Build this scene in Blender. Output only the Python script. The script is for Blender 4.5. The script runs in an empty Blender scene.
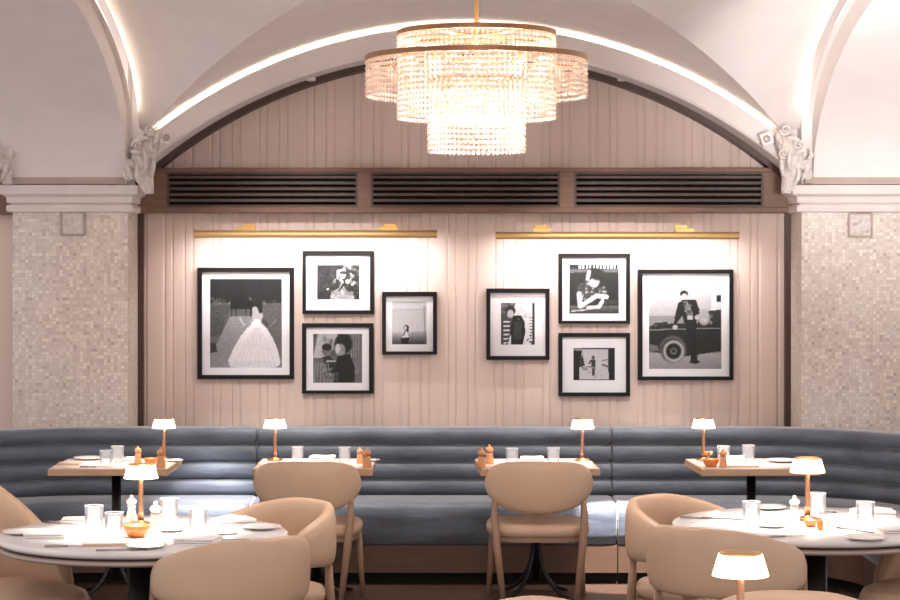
import bpy, bmesh, math, random
import numpy as np
from mathutils import Vector, Matrix
random.seed(7)
C = bpy.context.scene.collection
PI = math.pi
E, F = 1.9, 2100.0
def W(px, py, d): return Vector(((px-450)*d/F, d, E-(py-258)*d/F))
def S2L(c): return tuple(((v/255)/12.92 if v/255 <= .04045 else ((v/255+.055)/1.055)**2.4) for v in c)

# ---------------------------------------------------------------- materials
def mat(name, col, rough=.5, metal=0, noise=0, nscale=20, bump=0, bscale=40, emis=None, estr=0, coat=0, sheen=0, spec=.5, stretch=None):
    m = bpy.data.materials.new(name); m.use_nodes = True
    nt = m.node_tree; b = nt.nodes['Principled BSDF']
    c = S2L(col)
    b.inputs['Base Color'].default_value = (*c, 1)
    b.inputs['Roughness'].default_value = rough; b.inputs['Metallic'].default_value = metal
    b.inputs['Coat Weight'].default_value = coat; b.inputs['Specular IOR Level'].default_value = spec
    if sheen:
        b.inputs['Sheen Weight'].default_value = sheen; b.inputs['Sheen Roughness'].default_value = .4
    if emis:
        b.inputs['Emission Color'].default_value = (*S2L(emis), 1); b.inputs['Emission Strength'].default_value = estr
    tc = nt.nodes.new('ShaderNodeTexCoord'); mp = nt.nodes.new('ShaderNodeMapping')
    nt.links.new(tc.outputs['Object'], mp.inputs['Vector'])
    if stretch: mp.inputs['Scale'].default_value = stretch
    if noise:
        n = nt.nodes.new('ShaderNodeTexNoise'); n.inputs['Scale'].default_value = nscale; n.inputs['Detail'].default_value = 5
        nt.links.new(mp.outputs[0], n.inputs['Vector'])
        r = nt.nodes.new('ShaderNodeValToRGB')
        r.color_ramp.elements[0].position = .3; r.color_ramp.elements[1].position = .7
        r.color_ramp.elements[0].color = (*[v*(1-noise) for v in c], 1)
        r.color_ramp.elements[1].color = (*[min(1, v*(1+noise)) for v in c], 1)
        nt.links.new(n.outputs['Fac'], r.inputs['Fac']); nt.links.new(r.outputs['Color'], b.inputs['Base Color'])
    if bump:
        n2 = nt.nodes.new('ShaderNodeTexNoise'); n2.inputs['Scale'].default_value = bscale; n2.inputs['Detail'].default_value = 4
        nt.links.new(mp.outputs[0], n2.inputs['Vector'])
        bp = nt.nodes.new('ShaderNodeBump'); bp.inputs['Strength'].default_value = bump; bp.inputs['Distance'].default_value = .01
        nt.links.new(n2.outputs['Fac'], bp.inputs['Height']); nt.links.new(bp.outputs[0], b.inputs['Normal'])
    return m

M = {}
M['plaster'] = mat('plaster', (230, 222, 218), .85, noise=.03, nscale=4, bump=.1, bscale=15)
M['cornice'] = mat('cornice_plaster', (222, 212, 206), .7, noise=.03, nscale=8)
M['ledge'] = mat('ledge_plaster', (176, 158, 148), .8, noise=.05)
M['carved'] = mat('carved_plaster', (216, 207, 200), .75, noise=.12, nscale=40, bump=.6, bscale=60)
M['panel'] = mat('wall_panel', (224, 202, 191), .62, noise=.04, nscale=6, bump=.08, bscale=200, stretch=(1, 1, .15))
M['brown'] = mat('brown_wood', (118, 86, 68), .5, noise=.12, nscale=14, stretch=(.2, 1, 4))
M['darkbrown'] = mat('dark_brown_wood', (72, 50, 40), .5, noise=.1, nscale=10)
M['basewood'] = mat('base_wood', (92, 68, 52), .55, noise=.12, nscale=10, stretch=(.2, 1, 4))
M['slat'] = mat("slat_wood", (76, 56, 48), .5, noise=.1, nscale=14, stretch=(.2, 1, 4))
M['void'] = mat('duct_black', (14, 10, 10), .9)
M['black'] = mat('black_metal', (20, 17, 18), .4, metal=.3)
M['velvet'] = mat('blue_grey_velvet', (94, 102, 114), .55, noise=.34, nscale=6, bump=.5, bscale=18, sheen=.6, stretch=(.5, 1, 1.6))
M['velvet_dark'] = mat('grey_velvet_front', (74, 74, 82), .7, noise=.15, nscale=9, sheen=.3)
M['leather'] = mat('tan_leather', (202, 170, 143), .42, noise=.03, nscale=6, bump=.08, bscale=150)
M['leg'] = mat('ash_wood', (150, 118, 96), .5, noise=.1, nscale=25, stretch=(6, 6, .6))
M['oak'] = mat('oak_edge', (196, 160, 128), .5, noise=.08, nscale=18, stretch=(.5, 4, 4))
M['tabletop'] = mat('pale_tabletop', (222, 206, 196), .4, noise=.04, nscale=10)
M['marble'] = mat('white_marble', (226, 222, 220), .22, noise=.1, nscale=3.2)
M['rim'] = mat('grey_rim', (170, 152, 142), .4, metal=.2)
M['brass'] = mat('brass', (206, 166, 108), .34, metal=1)
M['brassbar'] = mat('satin_brass', (204, 168, 112), .45, metal=.5)
M['copper'] = mat('rose_gold', (196, 146, 112), .32, metal=1)
M['cloth'] = mat('white_linen', (240, 236, 233), .8, bump=.2, bscale=60)
M['china'] = mat('white_china', (236, 232, 228), .25)
M['paper'] = mat('cream_card', (196, 168, 146), .7)
M['steel'] = mat('cutlery_steel', (168, 160, 158), .25, metal=1)
M['millwood'] = mat('mill_wood', (214, 150, 100), .35, noise=.1, coat=.3)
M['millpale'] = mat('lit_pale_mill', (240, 232, 224), .3, coat=.3)  # bright light on the mills is put into this pale colour
M['orange'] = mat('amber_glaze', (224, 128, 52), .3, noise=.15, nscale=30, coat=.4)
M['frame'] = mat('black_frame', (22, 19, 20), .45, spec=.2)
M['mount'] = mat('white_mount', (238, 236, 238), .8)
M['shade'] = mat('glowing_shade', (255, 244, 226), .4, emis=(255, 226, 186), estr=2.6)
M['bulb'] = mat('bulb', (255, 230, 190), .4, emis=(255, 222, 180), estr=60)
M['led'] = mat('led_strip', (255, 240, 220), .5, emis=(255, 240, 222), estr=9)
M['picled'] = mat('picture_led', (255, 245, 238), .5, emis=(255, 243, 238), estr=5)
M['white_plastic'] = mat('white_plastic', (226, 222, 220), .5)
M['floor_sub'] = None

def floor_mat():
    m = bpy.data.materials.new('dark_plank_floor'); m.use_nodes = True; nt = m.node_tree; b = nt.nodes['Principled BSDF']
    tc = nt.nodes.new('ShaderNodeTexCoord')
    br = nt.nodes.new('ShaderNodeTexBrick'); br.inputs['Scale'].default_value = 1
    br.inputs['Brick Width'].default_value = 1.3; br.inputs['Row Height'].default_value = .13
    br.inputs['Mortar Size'].default_value = .004; br.inputs['Color1'].default_value = (*S2L((100, 76, 62)), 1)
    br.inputs['Color2'].default_value = (*S2L((82, 60, 48)), 1); br.inputs['Mortar'].default_value = (*S2L((46, 34, 28)), 1)
    nt.links.new(tc.outputs['Object'], br.inputs['Vector'])
    mp = nt.nodes.new('ShaderNodeMapping'); mp.inputs['Scale'].default_value = (2, 26, 1); nt.links.new(tc.outputs['Object'], mp.inputs['Vector'])
    n = nt.nodes.new('ShaderNodeTexNoise'); n.inputs['Scale'].default_value = 3; n.inputs['Detail'].default_value = 6; nt.links.new(mp.outputs[0], n.inputs['Vector'])
    mx = nt.nodes.new('ShaderNodeMix'); mx.data_type = 'RGBA'; mx.blend_type = 'MULTIPLY'; mx.inputs['Factor'].default_value = .7
    nt.links.new(br.outputs['Color'], mx.inputs['A']); nt.links.new(n.outputs['Fac'], mx.inputs['B'])
    nt.links.new(mx.outputs['Result'], b.inputs['Base Color']); b.inputs['Roughness'].default_value = .35
    return m
M['floor'] = floor_mat()

def mosaic_mat():
    m = bpy.data.materials.new('stone_mosaic'); m.use_nodes = True; nt = m.node_tree; b = nt.nodes['Principled BSDF']
    tc = nt.nodes.new('ShaderNodeTexCoord'); L = nt.links.new
    def mathn(op, a, bb=None):
        n = nt.nodes.new('ShaderNodeVectorMath'); n.operation = op; L(a, n.inputs[0])
        if bb is not None: n.inputs[1].default_value = bb
        return n.outputs[0]
    sc = mathn('MULTIPLY', tc.outputs['Object'], (48, 48, 48))
    sc = mathn('ADD', sc, (.37, .41, .33))
    fl = mathn('FLOOR', sc)
    wn = nt.nodes.new('ShaderNodeTexWhiteNoise'); wn.noise_dimensions = '3D'; L(fl, wn.inputs['Vector'])
    r = nt.nodes.new('ShaderNodeValToRGB'); cr = r.color_ramp
    cr.interpolation = 'LINEAR'
    cr.elements[0].position = 0; cr.elements[0].color = (*S2L((188, 172, 160)), 1)
    cr.elements[1].position = 1; cr.elements[1].color = (*S2L((238, 228, 218)), 1)
    e = cr.elements.new(.07); e.color = (*S2L((206, 193, 182)), 1)
    e = cr.elements.new(.8); e.color = (*S2L((224, 213, 202)), 1)
    L(wn.outputs['Value'], r.inputs['Fac'])
    n = nt.nodes.new('ShaderNodeTexNoise'); n.inputs['Scale'].default_value = 2.5; n.inputs['Detail'].default_value = 4; L(tc.outputs['Object'], n.inputs['Vector'])
    mx = nt.nodes.new('ShaderNodeMix'); mx.data_type = 'RGBA'; mx.blend_type = 'OVERLAY'; mx.inputs['Factor'].default_value = .35
    L(r.outputs['Color'], mx.inputs['A']); L(n.outputs['Fac'], mx.inputs['B'])
    # grout
    fr = mathn('FRACTION', sc); sp = nt.nodes.new('ShaderNodeSeparateXYZ'); L(fr, sp.inputs[0])
    def gt(o):
        g = nt.nodes.new('ShaderNodeMath'); g.operation = 'LESS_THAN'; L(o, g.inputs[0]); g.inputs[1].default_value = .12; return g.outputs[0]
    mxm = nt.nodes.new('ShaderNodeMath'); mxm.operation = 'MAXIMUM'; L(gt(sp.outputs['X']), mxm.inputs[0]); L(gt(sp.outputs['Z']), mxm.inputs[1])
    m2 = nt.nodes.new('ShaderNodeMix'); m2.data_type = 'RGBA'; L(mxm.outputs[0], m2.inputs['Factor'])
    L(mx.outputs['Result'], m2.inputs['A']); m2.inputs['B'].default_value = (*S2L((208, 195, 184)), 1)
    L(m2.outputs['Result'], b.inputs['Base Color']); b.inputs['Roughness'].default_value = .45
    return m
M['mosaic'] = mosaic_mat()

def glass_mat(name, tint=1.0, haze=.08, edge=.5):
    m = bpy.data.materials.new(name); m.use_nodes = True; nt = m.node_tree
    for n in list(nt.nodes):
        if n.type != 'OUTPUT_MATERIAL': nt.nodes.remove(n)
    out = nt.nodes['Material Output']
    tr = nt.nodes.new('ShaderNodeBsdfTransparent'); tr.inputs[0].default_value = (tint, tint, tint, 1)
    gl = nt.nodes.new('ShaderNodeBsdfGlossy'); gl.inputs['Roughness'].default_value = .03
    df = nt.nodes.new('ShaderNodeBsdfDiffuse'); df.inputs[0].default_value = (.9, .9, .92, 1)
    lw = nt.nodes.new('ShaderNodeLayerWeight'); lw.inputs['Blend'].default_value = edge
    mx = nt.nodes.new('ShaderNodeMixShader'); nt.links.new(lw.outputs['Fresnel'], mx.inputs[0]); nt.links.new(tr.outputs[0], mx.inputs[1]); nt.links.new(gl.outputs[0], mx.inputs[2])
    m2 = nt.nodes.new('ShaderNodeMixShader'); m2.inputs[0].default_value = haze; nt.links.new(mx.outputs[0], m2.inputs[1]); nt.links.new(df.outputs[0], m2.inputs[2])
    nt.links.new(m2.outputs[0], out.inputs[0])
    return m
M['glass'] = glass_mat('tumbler_glass', .99, .14, .08)
M['glassrim'] = glass_mat('tumbler_rim', .95, .45, .2)
M['ring'] = mat('aged_brass', (150, 112, 84), .4, metal=.9)
M['pane'] = glass_mat('picture_glass', 1.0, 0, .05)

def bead_mat():
    m = bpy.data.materials.new('pearly_bead'); m.use_nodes = True; nt = m.node_tree
    for n in list(nt.nodes):
        if n.type != 'OUTPUT_MATERIAL': nt.nodes.remove(n)
    out = nt.nodes['Material Output']
    df = nt.nodes.new('ShaderNodeBsdfDiffuse'); df.inputs[0].default_value = (.93, .87, .82, 1)
    tl = nt.nodes.new('ShaderNodeBsdfTranslucent'); tl.inputs[0].default_value = (.95, .82, .72, 1)
    gl = nt.nodes.new('ShaderNodeBsdfGlossy'); gl.inputs['Roughness'].default_value = .2
    a = nt.nodes.new('ShaderNodeMixShader'); a.inputs[0].default_value = .55; nt.links.new(df.outputs[0], a.inputs[1]); nt.links.new(tl.outputs[0], a.inputs[2])
    b = nt.nodes.new('ShaderNodeMixShader'); b.inputs[0].default_value = .08; nt.links.new(a.outputs[0], b.inputs[1]); nt.links.new(gl.outputs[0], b.inputs[2])
    nt.links.new(b.outputs[0], out.inputs[0])
    return m
M['bead'] = bead_mat()

# ---------------------------------------------------------------- mesh helpers
class MB:
    def __init__(s): s.v = []; s.f = []; s.sm = []
    def add(s, vs, fs, smooth=False):
        o = len(s.v); s.v += [tuple(v) for v in vs]; s.f += [tuple(i+o for i in f) for f in fs]; s.sm += [smooth]*len(fs)
    def box(s, x0, x1, y0, y1, z0, z1):
        s.add([(x0,y0,z0),(x1,y0,z0),(x1,y1,z0),(x0,y1,z0),(x0,y0,z1),(x1,y0,z1),(x1,y1,z1),(x0,y1,z1)],
              [(0,3,2,1),(4,5,6,7),(0,1,5,4),(1,2,6,5),(2,3,7,6),(3,0,4,7)])
    def grid(s, rows, closed_u=False, closed_v=False, smooth=True, cap=False):
        n, m = len(rows), len(rows[0]); vs = [p for r in rows for p in r]; fs = []
        for i in range(n if closed_u else n-1):
            for j in range(m if closed_v else m-1):
                a, b = i*m+j, i*m+(j+1) % m; c, d = ((i+1) % n)*m+(j+1) % m, ((i+1) % n)*m+j
                fs.append((a, b, c, d))
        if cap:
            fs.append(tuple(range(m-1, -1, -1))); fs.append(tuple((n-1)*m+j for j in range(m)))
        s.add(vs, fs, smooth)
    def lathe(s, prof, cx=0, cy=0, seg=24, smooth=True, cap=True):
        rows = [[(cx+r*math.cos(2*PI*k/seg), cy+r*math.sin(2*PI*k/seg), z) for k in range(seg)] for r, z in prof]
        s.grid(rows, closed_v=True, smooth=smooth, cap=cap)
    def tube(s, pts, r, seg=8, flat=1.0, cap=True):
        pts = [Vector(p) for p in pts]; rows = []
        rr = r if isinstance(r, (list, tuple)) else [r]*len(pts)
        up = Vector((0, 0, 1)); t0 = (pts[1]-pts[0]).normalized()
        if abs(t0.dot(up)) > .9: up = Vector((1, 0, 0))
        n = (up - t0*up.dot(t0)).normalized()
        for i, p in enumerate(pts):
            t = (pts[min(i+1, len(pts)-1)]-pts[max(i-1, 0)]).normalized()
            n = (n - t*n.dot(t)).normalized(); b = t.cross(n)
            rows.append([p+(n*math.cos(2*PI*k/seg)+b*math.sin(2*PI*k/seg)*flat)*rr[i] for k in range(seg)])
        s.grid(rows, closed_v=True, cap=cap)
    def ellipsoid(s, c, rx, ry, rz, seg=12, rings=8, rot=None):
        rows = []
        for i in range(rings+1):
            a = -PI/2+PI*i/rings; r = max(math.cos(a), .02)
            row = []
            for k in range(seg):
                p = Vector((rx*r*math.cos(2*PI*k/seg), ry*r*math.sin(2*PI*k/seg), rz*math.sin(a)))
                if rot: p = rot @ p
                row.append(Vector(c)+p)
            rows.append(row)
        s.grid(rows, closed_v=True, cap=True)
    def obj(s, name, m, parent=None, bevel=0, fix=True):
        me = bpy.data.meshes.new(name); me.from_pydata([tuple(v) for v in s.v], [], s.f)
        me.polygons.foreach_set('use_smooth', s.sm)
        if fix:
            b = bmesh.new(); b.from_mesh(me); bmesh.ops.recalc_face_normals(b, faces=b.faces); b.to_mesh(me); b.free()
        for mm in (m if isinstance(m, list) else [m]): me.materials.append(mm)
        o = bpy.data.objects.new(name, me); C.objects.link(o)
        if parent: o.parent = parent
        if bevel:
            mo = o.modifiers.new('b', 'BEVEL'); mo.width = bevel; mo.segments = 2; mo.limit_method = 'ANGLE'
        return o
def tag(o, label=None, cat=None, group=None, kind=None):
    if label: o['label'] = label
    if cat: o['category'] = cat
    if group: o['group'] = group
    if kind: o['kind'] = kind
    return o
def thing(name, loc, rz, label, cat, group=None):
    o = bpy.data.objects.new(name, None); C.objects.link(o); o.location = loc; o.rotation_euler = (0, 0, rz)
    return tag(o, label, cat, group)
def dup(root, loc, rz, label, group=None, scale=None):
    r = root.copy(); C.objects.link(r); r.location = loc; r.rotation_euler = (0, 0, rz); r['label'] = label
    if group: r['group'] = group
    if scale: r.scale = (scale,)*3
    for ch in list(root.children):
        c = ch.copy(); C.objects.link(c); c.parent = r
        for g in list(ch.children):
            d = g.copy(); C.objects.link(d); d.parent = c
    return r
def struct(name, mb, m, **k): return tag(mb.obj(name, m, **k), kind='structure')
def bez(p0, p1, p2, n=10):
    return [Vector(p0)*(1-t)**2+Vector(p1)*2*t*(1-t)+Vector(p2)*t*t for t in [i/n for i in range(n+1)]]

# ---------------------------------------------------------------- setting
DW = 13.25; DP = 12.8; XL, XR, X0 = -1.963, 2.143, .09
m = MB(); m.box(-4.5, 4.5, 3.0, DW+.2, -.05, 0); struct('floor', m, M['floor'])

# back wall: fluted panels
per = 47.2/158.5; offs = [0, 7.3/158.5, 19.7/158.5, 27.3/158.5]; g0 = (401-450)/158.5
gro = sorted(g0+per*k+o for k in range(-9, 9) for o in offs)
def fluted(xa, xb, z0, ztop, d, name):
    xs = [xa]+[g for g in gro if xa+.03 < g < xb-.03]+[xb]
    m = MB()
    for a, b in zip(xs[:-1], xs[1:]):
        n = 8; w = b-a; col = []
        for i in range(n+1):
            t = i/n; x = a+w*t
            e = min(t, 1-t)*w; bul = -.0068*min(1, e/.007)**.6 - .001*math.sin(PI*t)
            col.append((x, d+.010+bul))
        for (xa_, ya), (xb_, yb) in zip(col[:-1], col[1:]):
            m.add([(xa_, ya, z0), (xb_, yb, z0), (xb_, yb, ztop(xb_)), (xa_, ya, ztop(xa_))], [(0, 1, 2, 3)], False)
        # shut the back a little so that it is a real board
    m.box(xa, xb, d+.012, d+.05, z0, min(ztop(xa), ztop(xb)))
    return struct(name, m, M['panel'], fix=False)
fluted(XL, XR, 0, lambda x: 2.20, DW, 'wall_back')
RIN, ZIN = 3.057, .113
def zin(x, r=RIN): return ZIN+math.sqrt(max(r*r-(x-X0)**2, 0))
fluted(XL, XR, 2.44, lambda x: max(2.45, zin(x)+.02), DW-.02, 'wall_back_upper')
m = MB(); m.box(-4.4, 4.4, DW+.06, DW+.2, 0, 3.6); struct('wall_back_core', m, M['panel'])
# wood corner strips beside the piers
for x, nm in ((XL, 'trim_1'), (XR-.035, 'trim_2')):
    m = MB(); m.box(x, x+.035, DW-.05, DW+.02, 0, 2.2); struct(nm, m, M['darkbrown'])
# left neighbouring bay
m = MB(); m.box(-4.3, -2.69, DW-.02, DW+.02, 0, 2.17); struct('wall_back_left_bay', m, M['panel'])
m = MB(); m.box(-4.3, -2.67, DW-.08, DW+.03, 2.17, 2.5); struct('trim_3', m, M['brown'])
m = MB(); m.box(-2.70, -2.667, DW-.05, DW+.02, 0, 2.2); struct('trim_4', m, M['darkbrown'])

# brown arch moulding between lunette and plaster
def ring(name, x0c, zc, r0, r1, d0, d1, m_, ang=.75, n=64, zc1=None):
    mb = MB(); rows = []
    for i in range(n+1):
        a = -ang+2*ang*i/n; s_, c_ = math.sin(a), math.cos(a)
        z1 = zc1 if zc1 is not None else zc
        rows.append([(x0c+r0*s_, d0, zc+r0*c_), (x0c+r1*s_, d0, z1+r1*c_), (x0c+r1*s_, d1, z1+r1*c_), (x0c+r0*s_, d1, zc+r0*c_)])
    mb.grid(rows, closed_v=True, smooth=False, cap=True)
    o = struct(name, mb, m_)
    return o
ring('trim_arch', X0, ZIN, RIN-.035, RIN+.01, DW-.17, DW+.04, M['darkbrown'], ang=.735)
ROUT, ZOUT = 3.072, .248
# plaster arch rib over the niche
mb = MB(); rows = []
for i in range(81):
    t = -1+2*i/80
    xi = 2.055*t; zi = ZIN+math.sqrt(RIN**2-xi*xi)
    xo = 2.0*t; zo = ZOUT+math.sqrt(ROUT**2-xo*xo)
    if abs(t) > .999: pass
    rows.append([(X0+xi, DP, zi), (X0+xi*.995, DP-.012, zi+.02), (X0+xo, DP-.012, zo-.012), (X0+xo, DP, zo), (X0+xo, DP+.12, zo), (X0+xi, DW-.15, zi+.15*0+ .14), (X0+xi, DW-.15, zi)])
mb.grid(rows, closed_v=True, smooth=False, cap=True); struct('ceiling_arch_rib', mb, M['plaster'])
# upper wall fill behind the cove
mb = MB(); rows = []
for i in range(61):
    x = -2.05+4.1*i/60
    rows.append([(X0+x, DP+.14, ZIN+math.sqrt(RIN**2-x*x)+.03), (X0+x, DP+.14, 3.6)])
mb.grid(rows, smooth=False); struct('wall_back_cove', mb, M['plaster'])

# vault
RV = 3.105; D0 = 9.5
def zA(u): return ZOUT+math.sqrt(RV*RV-min(abs(u), 2.06)**2)
def dg(u): return min(DP+.05, 12.85-1.75*(1.95-u))
def ug(d): return max(0, 1.95-(12.85-d)/1.75)
def zS(d):
    y = max(0, 12.8-d); return 2.66+.8*math.sqrt(max(0, 1-(1-min(y, 3.3)/3.3)**2))
for flip, nm in ((0, 'ceiling_back_cell'), (1, 'ceiling_front_cell')):
    mb = MB(); rows = []
    fy = (lambda d: 2*D0-d) if flip else (lambda d: d)
    for i in range(81):
        u = -2.02+4.04*i/80; a = DP+.14; b = dg(abs(u))
        rows.append([(X0+u, fy(a+(b-a)*j/6), zA(u)) for j in range(7)])
    mb.grid(rows); struct(nm, mb, M['plaster'])
for side, nm in ((-1, 'ceiling_left_cell'), (1, 'ceiling_right_cell')):
    mb = MB(); rows = []
    xs = 1.99 if side < 0 else 2.05
    for i in range(121):
        d = 12.85-(12.85-D0)*min(i, 120-i)/60
        fd = d if i <= 60 else 2*D0-d
        u = ug(d); z0 = zA(u); z1 = zS(d)+.035
        row = []
        for j in range(13):
            t = j/12; row.append((X0+side*(u+(xs-u)*t), fd, z0+(z1-z0)*t+.10*math.sin(PI*t)*(12.85-d)/3.35))
        rows.append(row)
    mb.grid(rows); struct(nm, mb, M['plaster'])
# side transverse arches with soffits
def zI(d):
    y = max(0, 12.75-d); return 2.35+1.0*math.sqrt(max(0, 1-(1-min(y, 2.95)/2.95)**2))
def side_arch(side, xf, xb, nm):
    mb = MB(); rows = []; N = 80
    for i in range(N+1):
        a = PI*i/N
        dI = 9.8+2.95*math.cos(a); zi = 2.35+.975*math.sin(a)
        dE = 9.5+3.3*math.cos(a); zo = 2.66+.8*math.sin(a)
        dm, zm = dI+(dE-dI)*.94, zi+(zo-zi)*.94
        x2 = xf-side*.03
        rows.append([(xb, dI, zi), (xf, dI, zi), (xf, dm, zm), (x2, dm, zm), (x2, dE, zo), (xf+side*.05, dE, zo), (xb, dE, zo+.1)])
    mb.grid(rows, closed_v=True, smooth=False, cap=True); return struct(nm, mb, M['plaster'])
side_arch(-1, -1.963, -2.72, 'ceiling_arch_left')
side_arch(1, 2.205, 3.0, 'ceiling_arch_right')

# piers
def pier(x0, x1, nm, left):
    m = MB(); m.box(x0, x1, DP, DW+.1, 0, 2.18)
    struct('wall_pier_'+nm, m, M['mosaic'])
    m = MB()
    prof = [(0, 2.177), (.03, 2.182), (.035, 2.205), (.028, 2.222), (.012, 2.226), (.012, 2.232), (.03, 2.236), (.034, 2.27), (.05, 2.282), (.065, 2.288), (.068, 2.342), (0.02, 2.350), (-.02, 2.352)]
    rows = []
    for p, z in prof:
        rows.append([(x0-p, DW+.05, z), (x0-p, DP-p, z), (x1+p, DP-p, z), (x1+p, DW+.05, z)])
    m.grid(rows, smooth=False, cap=False); m.box(x0+.02, x1-.02, DP+.02, DW+.05, 2.18, 2.352)
    struct('trim_cornice_'+nm, m, M['cornice'])
    m = MB(); m.box(x0+.01, x1-.01, DP-.058, DP+.1, 2.352, 2.39); struct('trim_ledge_'+nm, m, M['ledge'])  # darker tone stands in for the shaded recess at the soffit base
    # wall behind soffit base
    m = MB(); m.box(x0, x1, DP-.0, DW+.1, 2.352, 3.5); struct('wall_above_pier_'+nm, m, M['plaster'])
pier(-2.665, XL, 'left', True)
pier(XR, 2.88, 'right', False)

# plaques on the piers
def plaque(px, py, name, label):
    p = W(px, py, DP)
    t = thing(name, (p.x, DP+.001, p.z), 0, label, 'plaque', 'carved stone plaques on the piers')
    h = .07
    m = MB()
    for a in (0, 1):
        s = -1 if a else 1
        m.box(-h, h, -.018, 0, s*h-.006, s*h+.006); m.box(s*h-.006, s*h+.006, -.018, 0, -h, h)
    m.obj('border', M['ledge'], t, bevel=.003)
    m = MB(); n = 26; rows = []
    rnd = random.Random(int(px))
    bl = [(rnd.uniform(-.05, .05), rnd.uniform(-.05, .05), rnd.uniform(.006, .018), rnd.uniform(-1, 1)) for _ in range(26)]
    for i in range(n+1):
        row = []
        for j in range(n+1):
            x = -h+2*h*i/n; z = -h+2*h*j/n
            y = -.009-sum(.015*w*math.exp(-((x-a)**2+(z-b)**2)/r/r) for a, b, r, w in bl)
            row.append((x, y, z))
        rows.append(row)
    m.grid(rows); m.box(-h, h, -.003, 0, -h, h); m.obj('relief', M['carved'], t, fix=False)
plaque(73, 223.5, 'stone_plaque', 'square carved stone plaque set in the left mosaic pier')
plaque(860, 225, 'stone_plaque', 'square carved stone plaque set in the right mosaic pier')

# corbels
def corbel(px, py, sgn, label, d=DP-.07, sc=1.0):
    p = W(px, py, d)
    t = thing('corbel_ornament', p, 0, label, 'corbel', 'carved scroll corbels above the cornices')
    u = sc/166.0
    def Q(x, y, dy=0): return Vector((sgn*x*u, dy, -y*u))     # px offsets, +x towards the niche
    m = MB(); rows = []
    prof = [(6, 28, 4.5, .03), (3, 18, 7, .045), (0, 8, 10, .06), (0, -3, 12, .075), (2, -13, 12, .07), (6, -22, 10, .055), (9, -29, 7, .04), (11, -34, 3, .02)]
    fine = []
    for q in range(len(prof)-1):
        for j in range(4): fine.append(tuple(prof[q][c]+(prof[q+1][c]-prof[q][c])*j/4 for c in range(4)))
    fine.append(prof[-1])
    for cx, cy, w, dp in fine:
        row = []
        for k in range(28):
            a = 2*PI*k/28; fl = 1+.10*math.cos(5*a+cy*.3)+.09*math.sin(9*a+cy*.45)
            row.append(Q(cx+w*math.cos(a)*fl, cy, -dp*math.sin(a)*fl))
        rows.append(row)
    m.grid(rows, closed_v=True, cap=True); m.obj('body', M['carved'], t)
    def spiral(cx, cy, r0, turns, dy, dirn=1, th=1.6, ph=0):
        pts = []; rr = []
        for i in range(30):
            a = ph+dirn*turns*2*PI*i/29; r = r0*(1-.85*i/29)
            pts.append(Q(cx+r*math.cos(a), cy+r*math.sin(a), dy-.01*i/29)); rr.append(th*u*(1-.4*i/29))
        return pts, rr
    for (cx, cy, r0, tn, dy, dr, ph) in ((8, -36, 5.5, 1.6, -.05, 1, 0), (-13, -1, 5, 1.5, -.06, -1, 1), (-12, 8, 3.5, 1.4, -.05, 1, 0), (10, -12, 5, 1.5, -.07, -1, 2), (-4, -20, 5, 1.4, -.08, 1, 3)):
        m = MB(); a, b = spiral(cx, cy, r0, tn, dy, dr, ph=ph); m.tube(a, b, 8); m.obj('scroll', M['carved'], t)
    for (x1, y1, x2, y2, x3, y3, dy) in ((-8, 14, -15, 6, -13, -4, -.06), (0, 20, -6, 10, -3, 2, -.085), (4, 6, 8, -6, 3, -16, -.09), (9, 12, 13, 2, 12, -8, -.06), (-9, -20, -2, -30, 8, -27, -.06), (-14, -6, -21, -10, -16, -16, -.04), (-12, 14, -19, 12, -17, 4, -.04), (0, -10, -6, -16, -10, -13, -.085), (12, -22, 17, -27, 15, -33, -.05)):
        m = MB(); pts = bez(Q(x1, y1, dy), Q(x2, y2, dy-.02), Q(x3, y3, dy), 10); m.tube(pts, [u*(1+1.6*math.sin(PI*i/10)) for i in range(11)], 8); m.obj('acanthus_leaf', M['carved'], t)
    return t
corbel(143, 166, 1, 'carved plaster scroll corbel on the left pier, below the small grey spotlight')
corbel(792, 166, -1, 'carved plaster scroll corbel on the right pier, below the white spotlight')
corbel(-5, 166, -1, 'carved scroll corbel cut by the left edge of the frame')

# small fittings on the arch rib
def spotlight(px, py, label, sgn, big):
    p = W(px, py, DP-.09)
    t = thing('arch_spotlight', p, 0, label, 'spotlight')
    m = MB(); m.box(-.035*big, .035*big, -.03, .03, -.04*big, .04*big); o = m.obj('housing', M['white_plastic'], t, bevel=.006); o.rotation_euler = (0, sgn*.35, 0)
    m = MB(); m.tube([(0, .03, 0), (sgn*-.03, .08, .03), (sgn*-.05, .10, .0)], .008); m.obj('bracket', M['white_plastic'], t)
    m = MB(); m.lathe([(.022, 0), (.022, .004), (.012, .006)], seg=16); o = m.obj('lens', M['rim'], t); o.location = (0, -.03, 0); o.rotation_euler = (PI/2, 0, 0)
spotlight(167, 138, 'small grey spotlight beside the left scroll corbel', 1, .8)
spotlight(766, 139, 'white box spotlight on a bracket above the right scroll corbel', -1, 1)
for px, py, lb in ((311, 79, 'small white sensor box under the arch, left of the chandelier'), (622, 79, 'small white sensor box under the arch, right of the chandelier')):
    p = W(px, py, DW-.2); t = thing('ceiling_sensor', p, 0, lb, 'sensor', 'sensor boxes under the arch')
    m = MB(); m.box(-.028, .028, -.03, .03, -.012, .02); m.obj('housing', M['white_plastic'], t, bevel=.005)
    m = MB(); m.lathe([(.002, -.020), (.012, -.016), (.014, -.011)], seg=12); m.obj('lens', M['ledge'], t)

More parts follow.
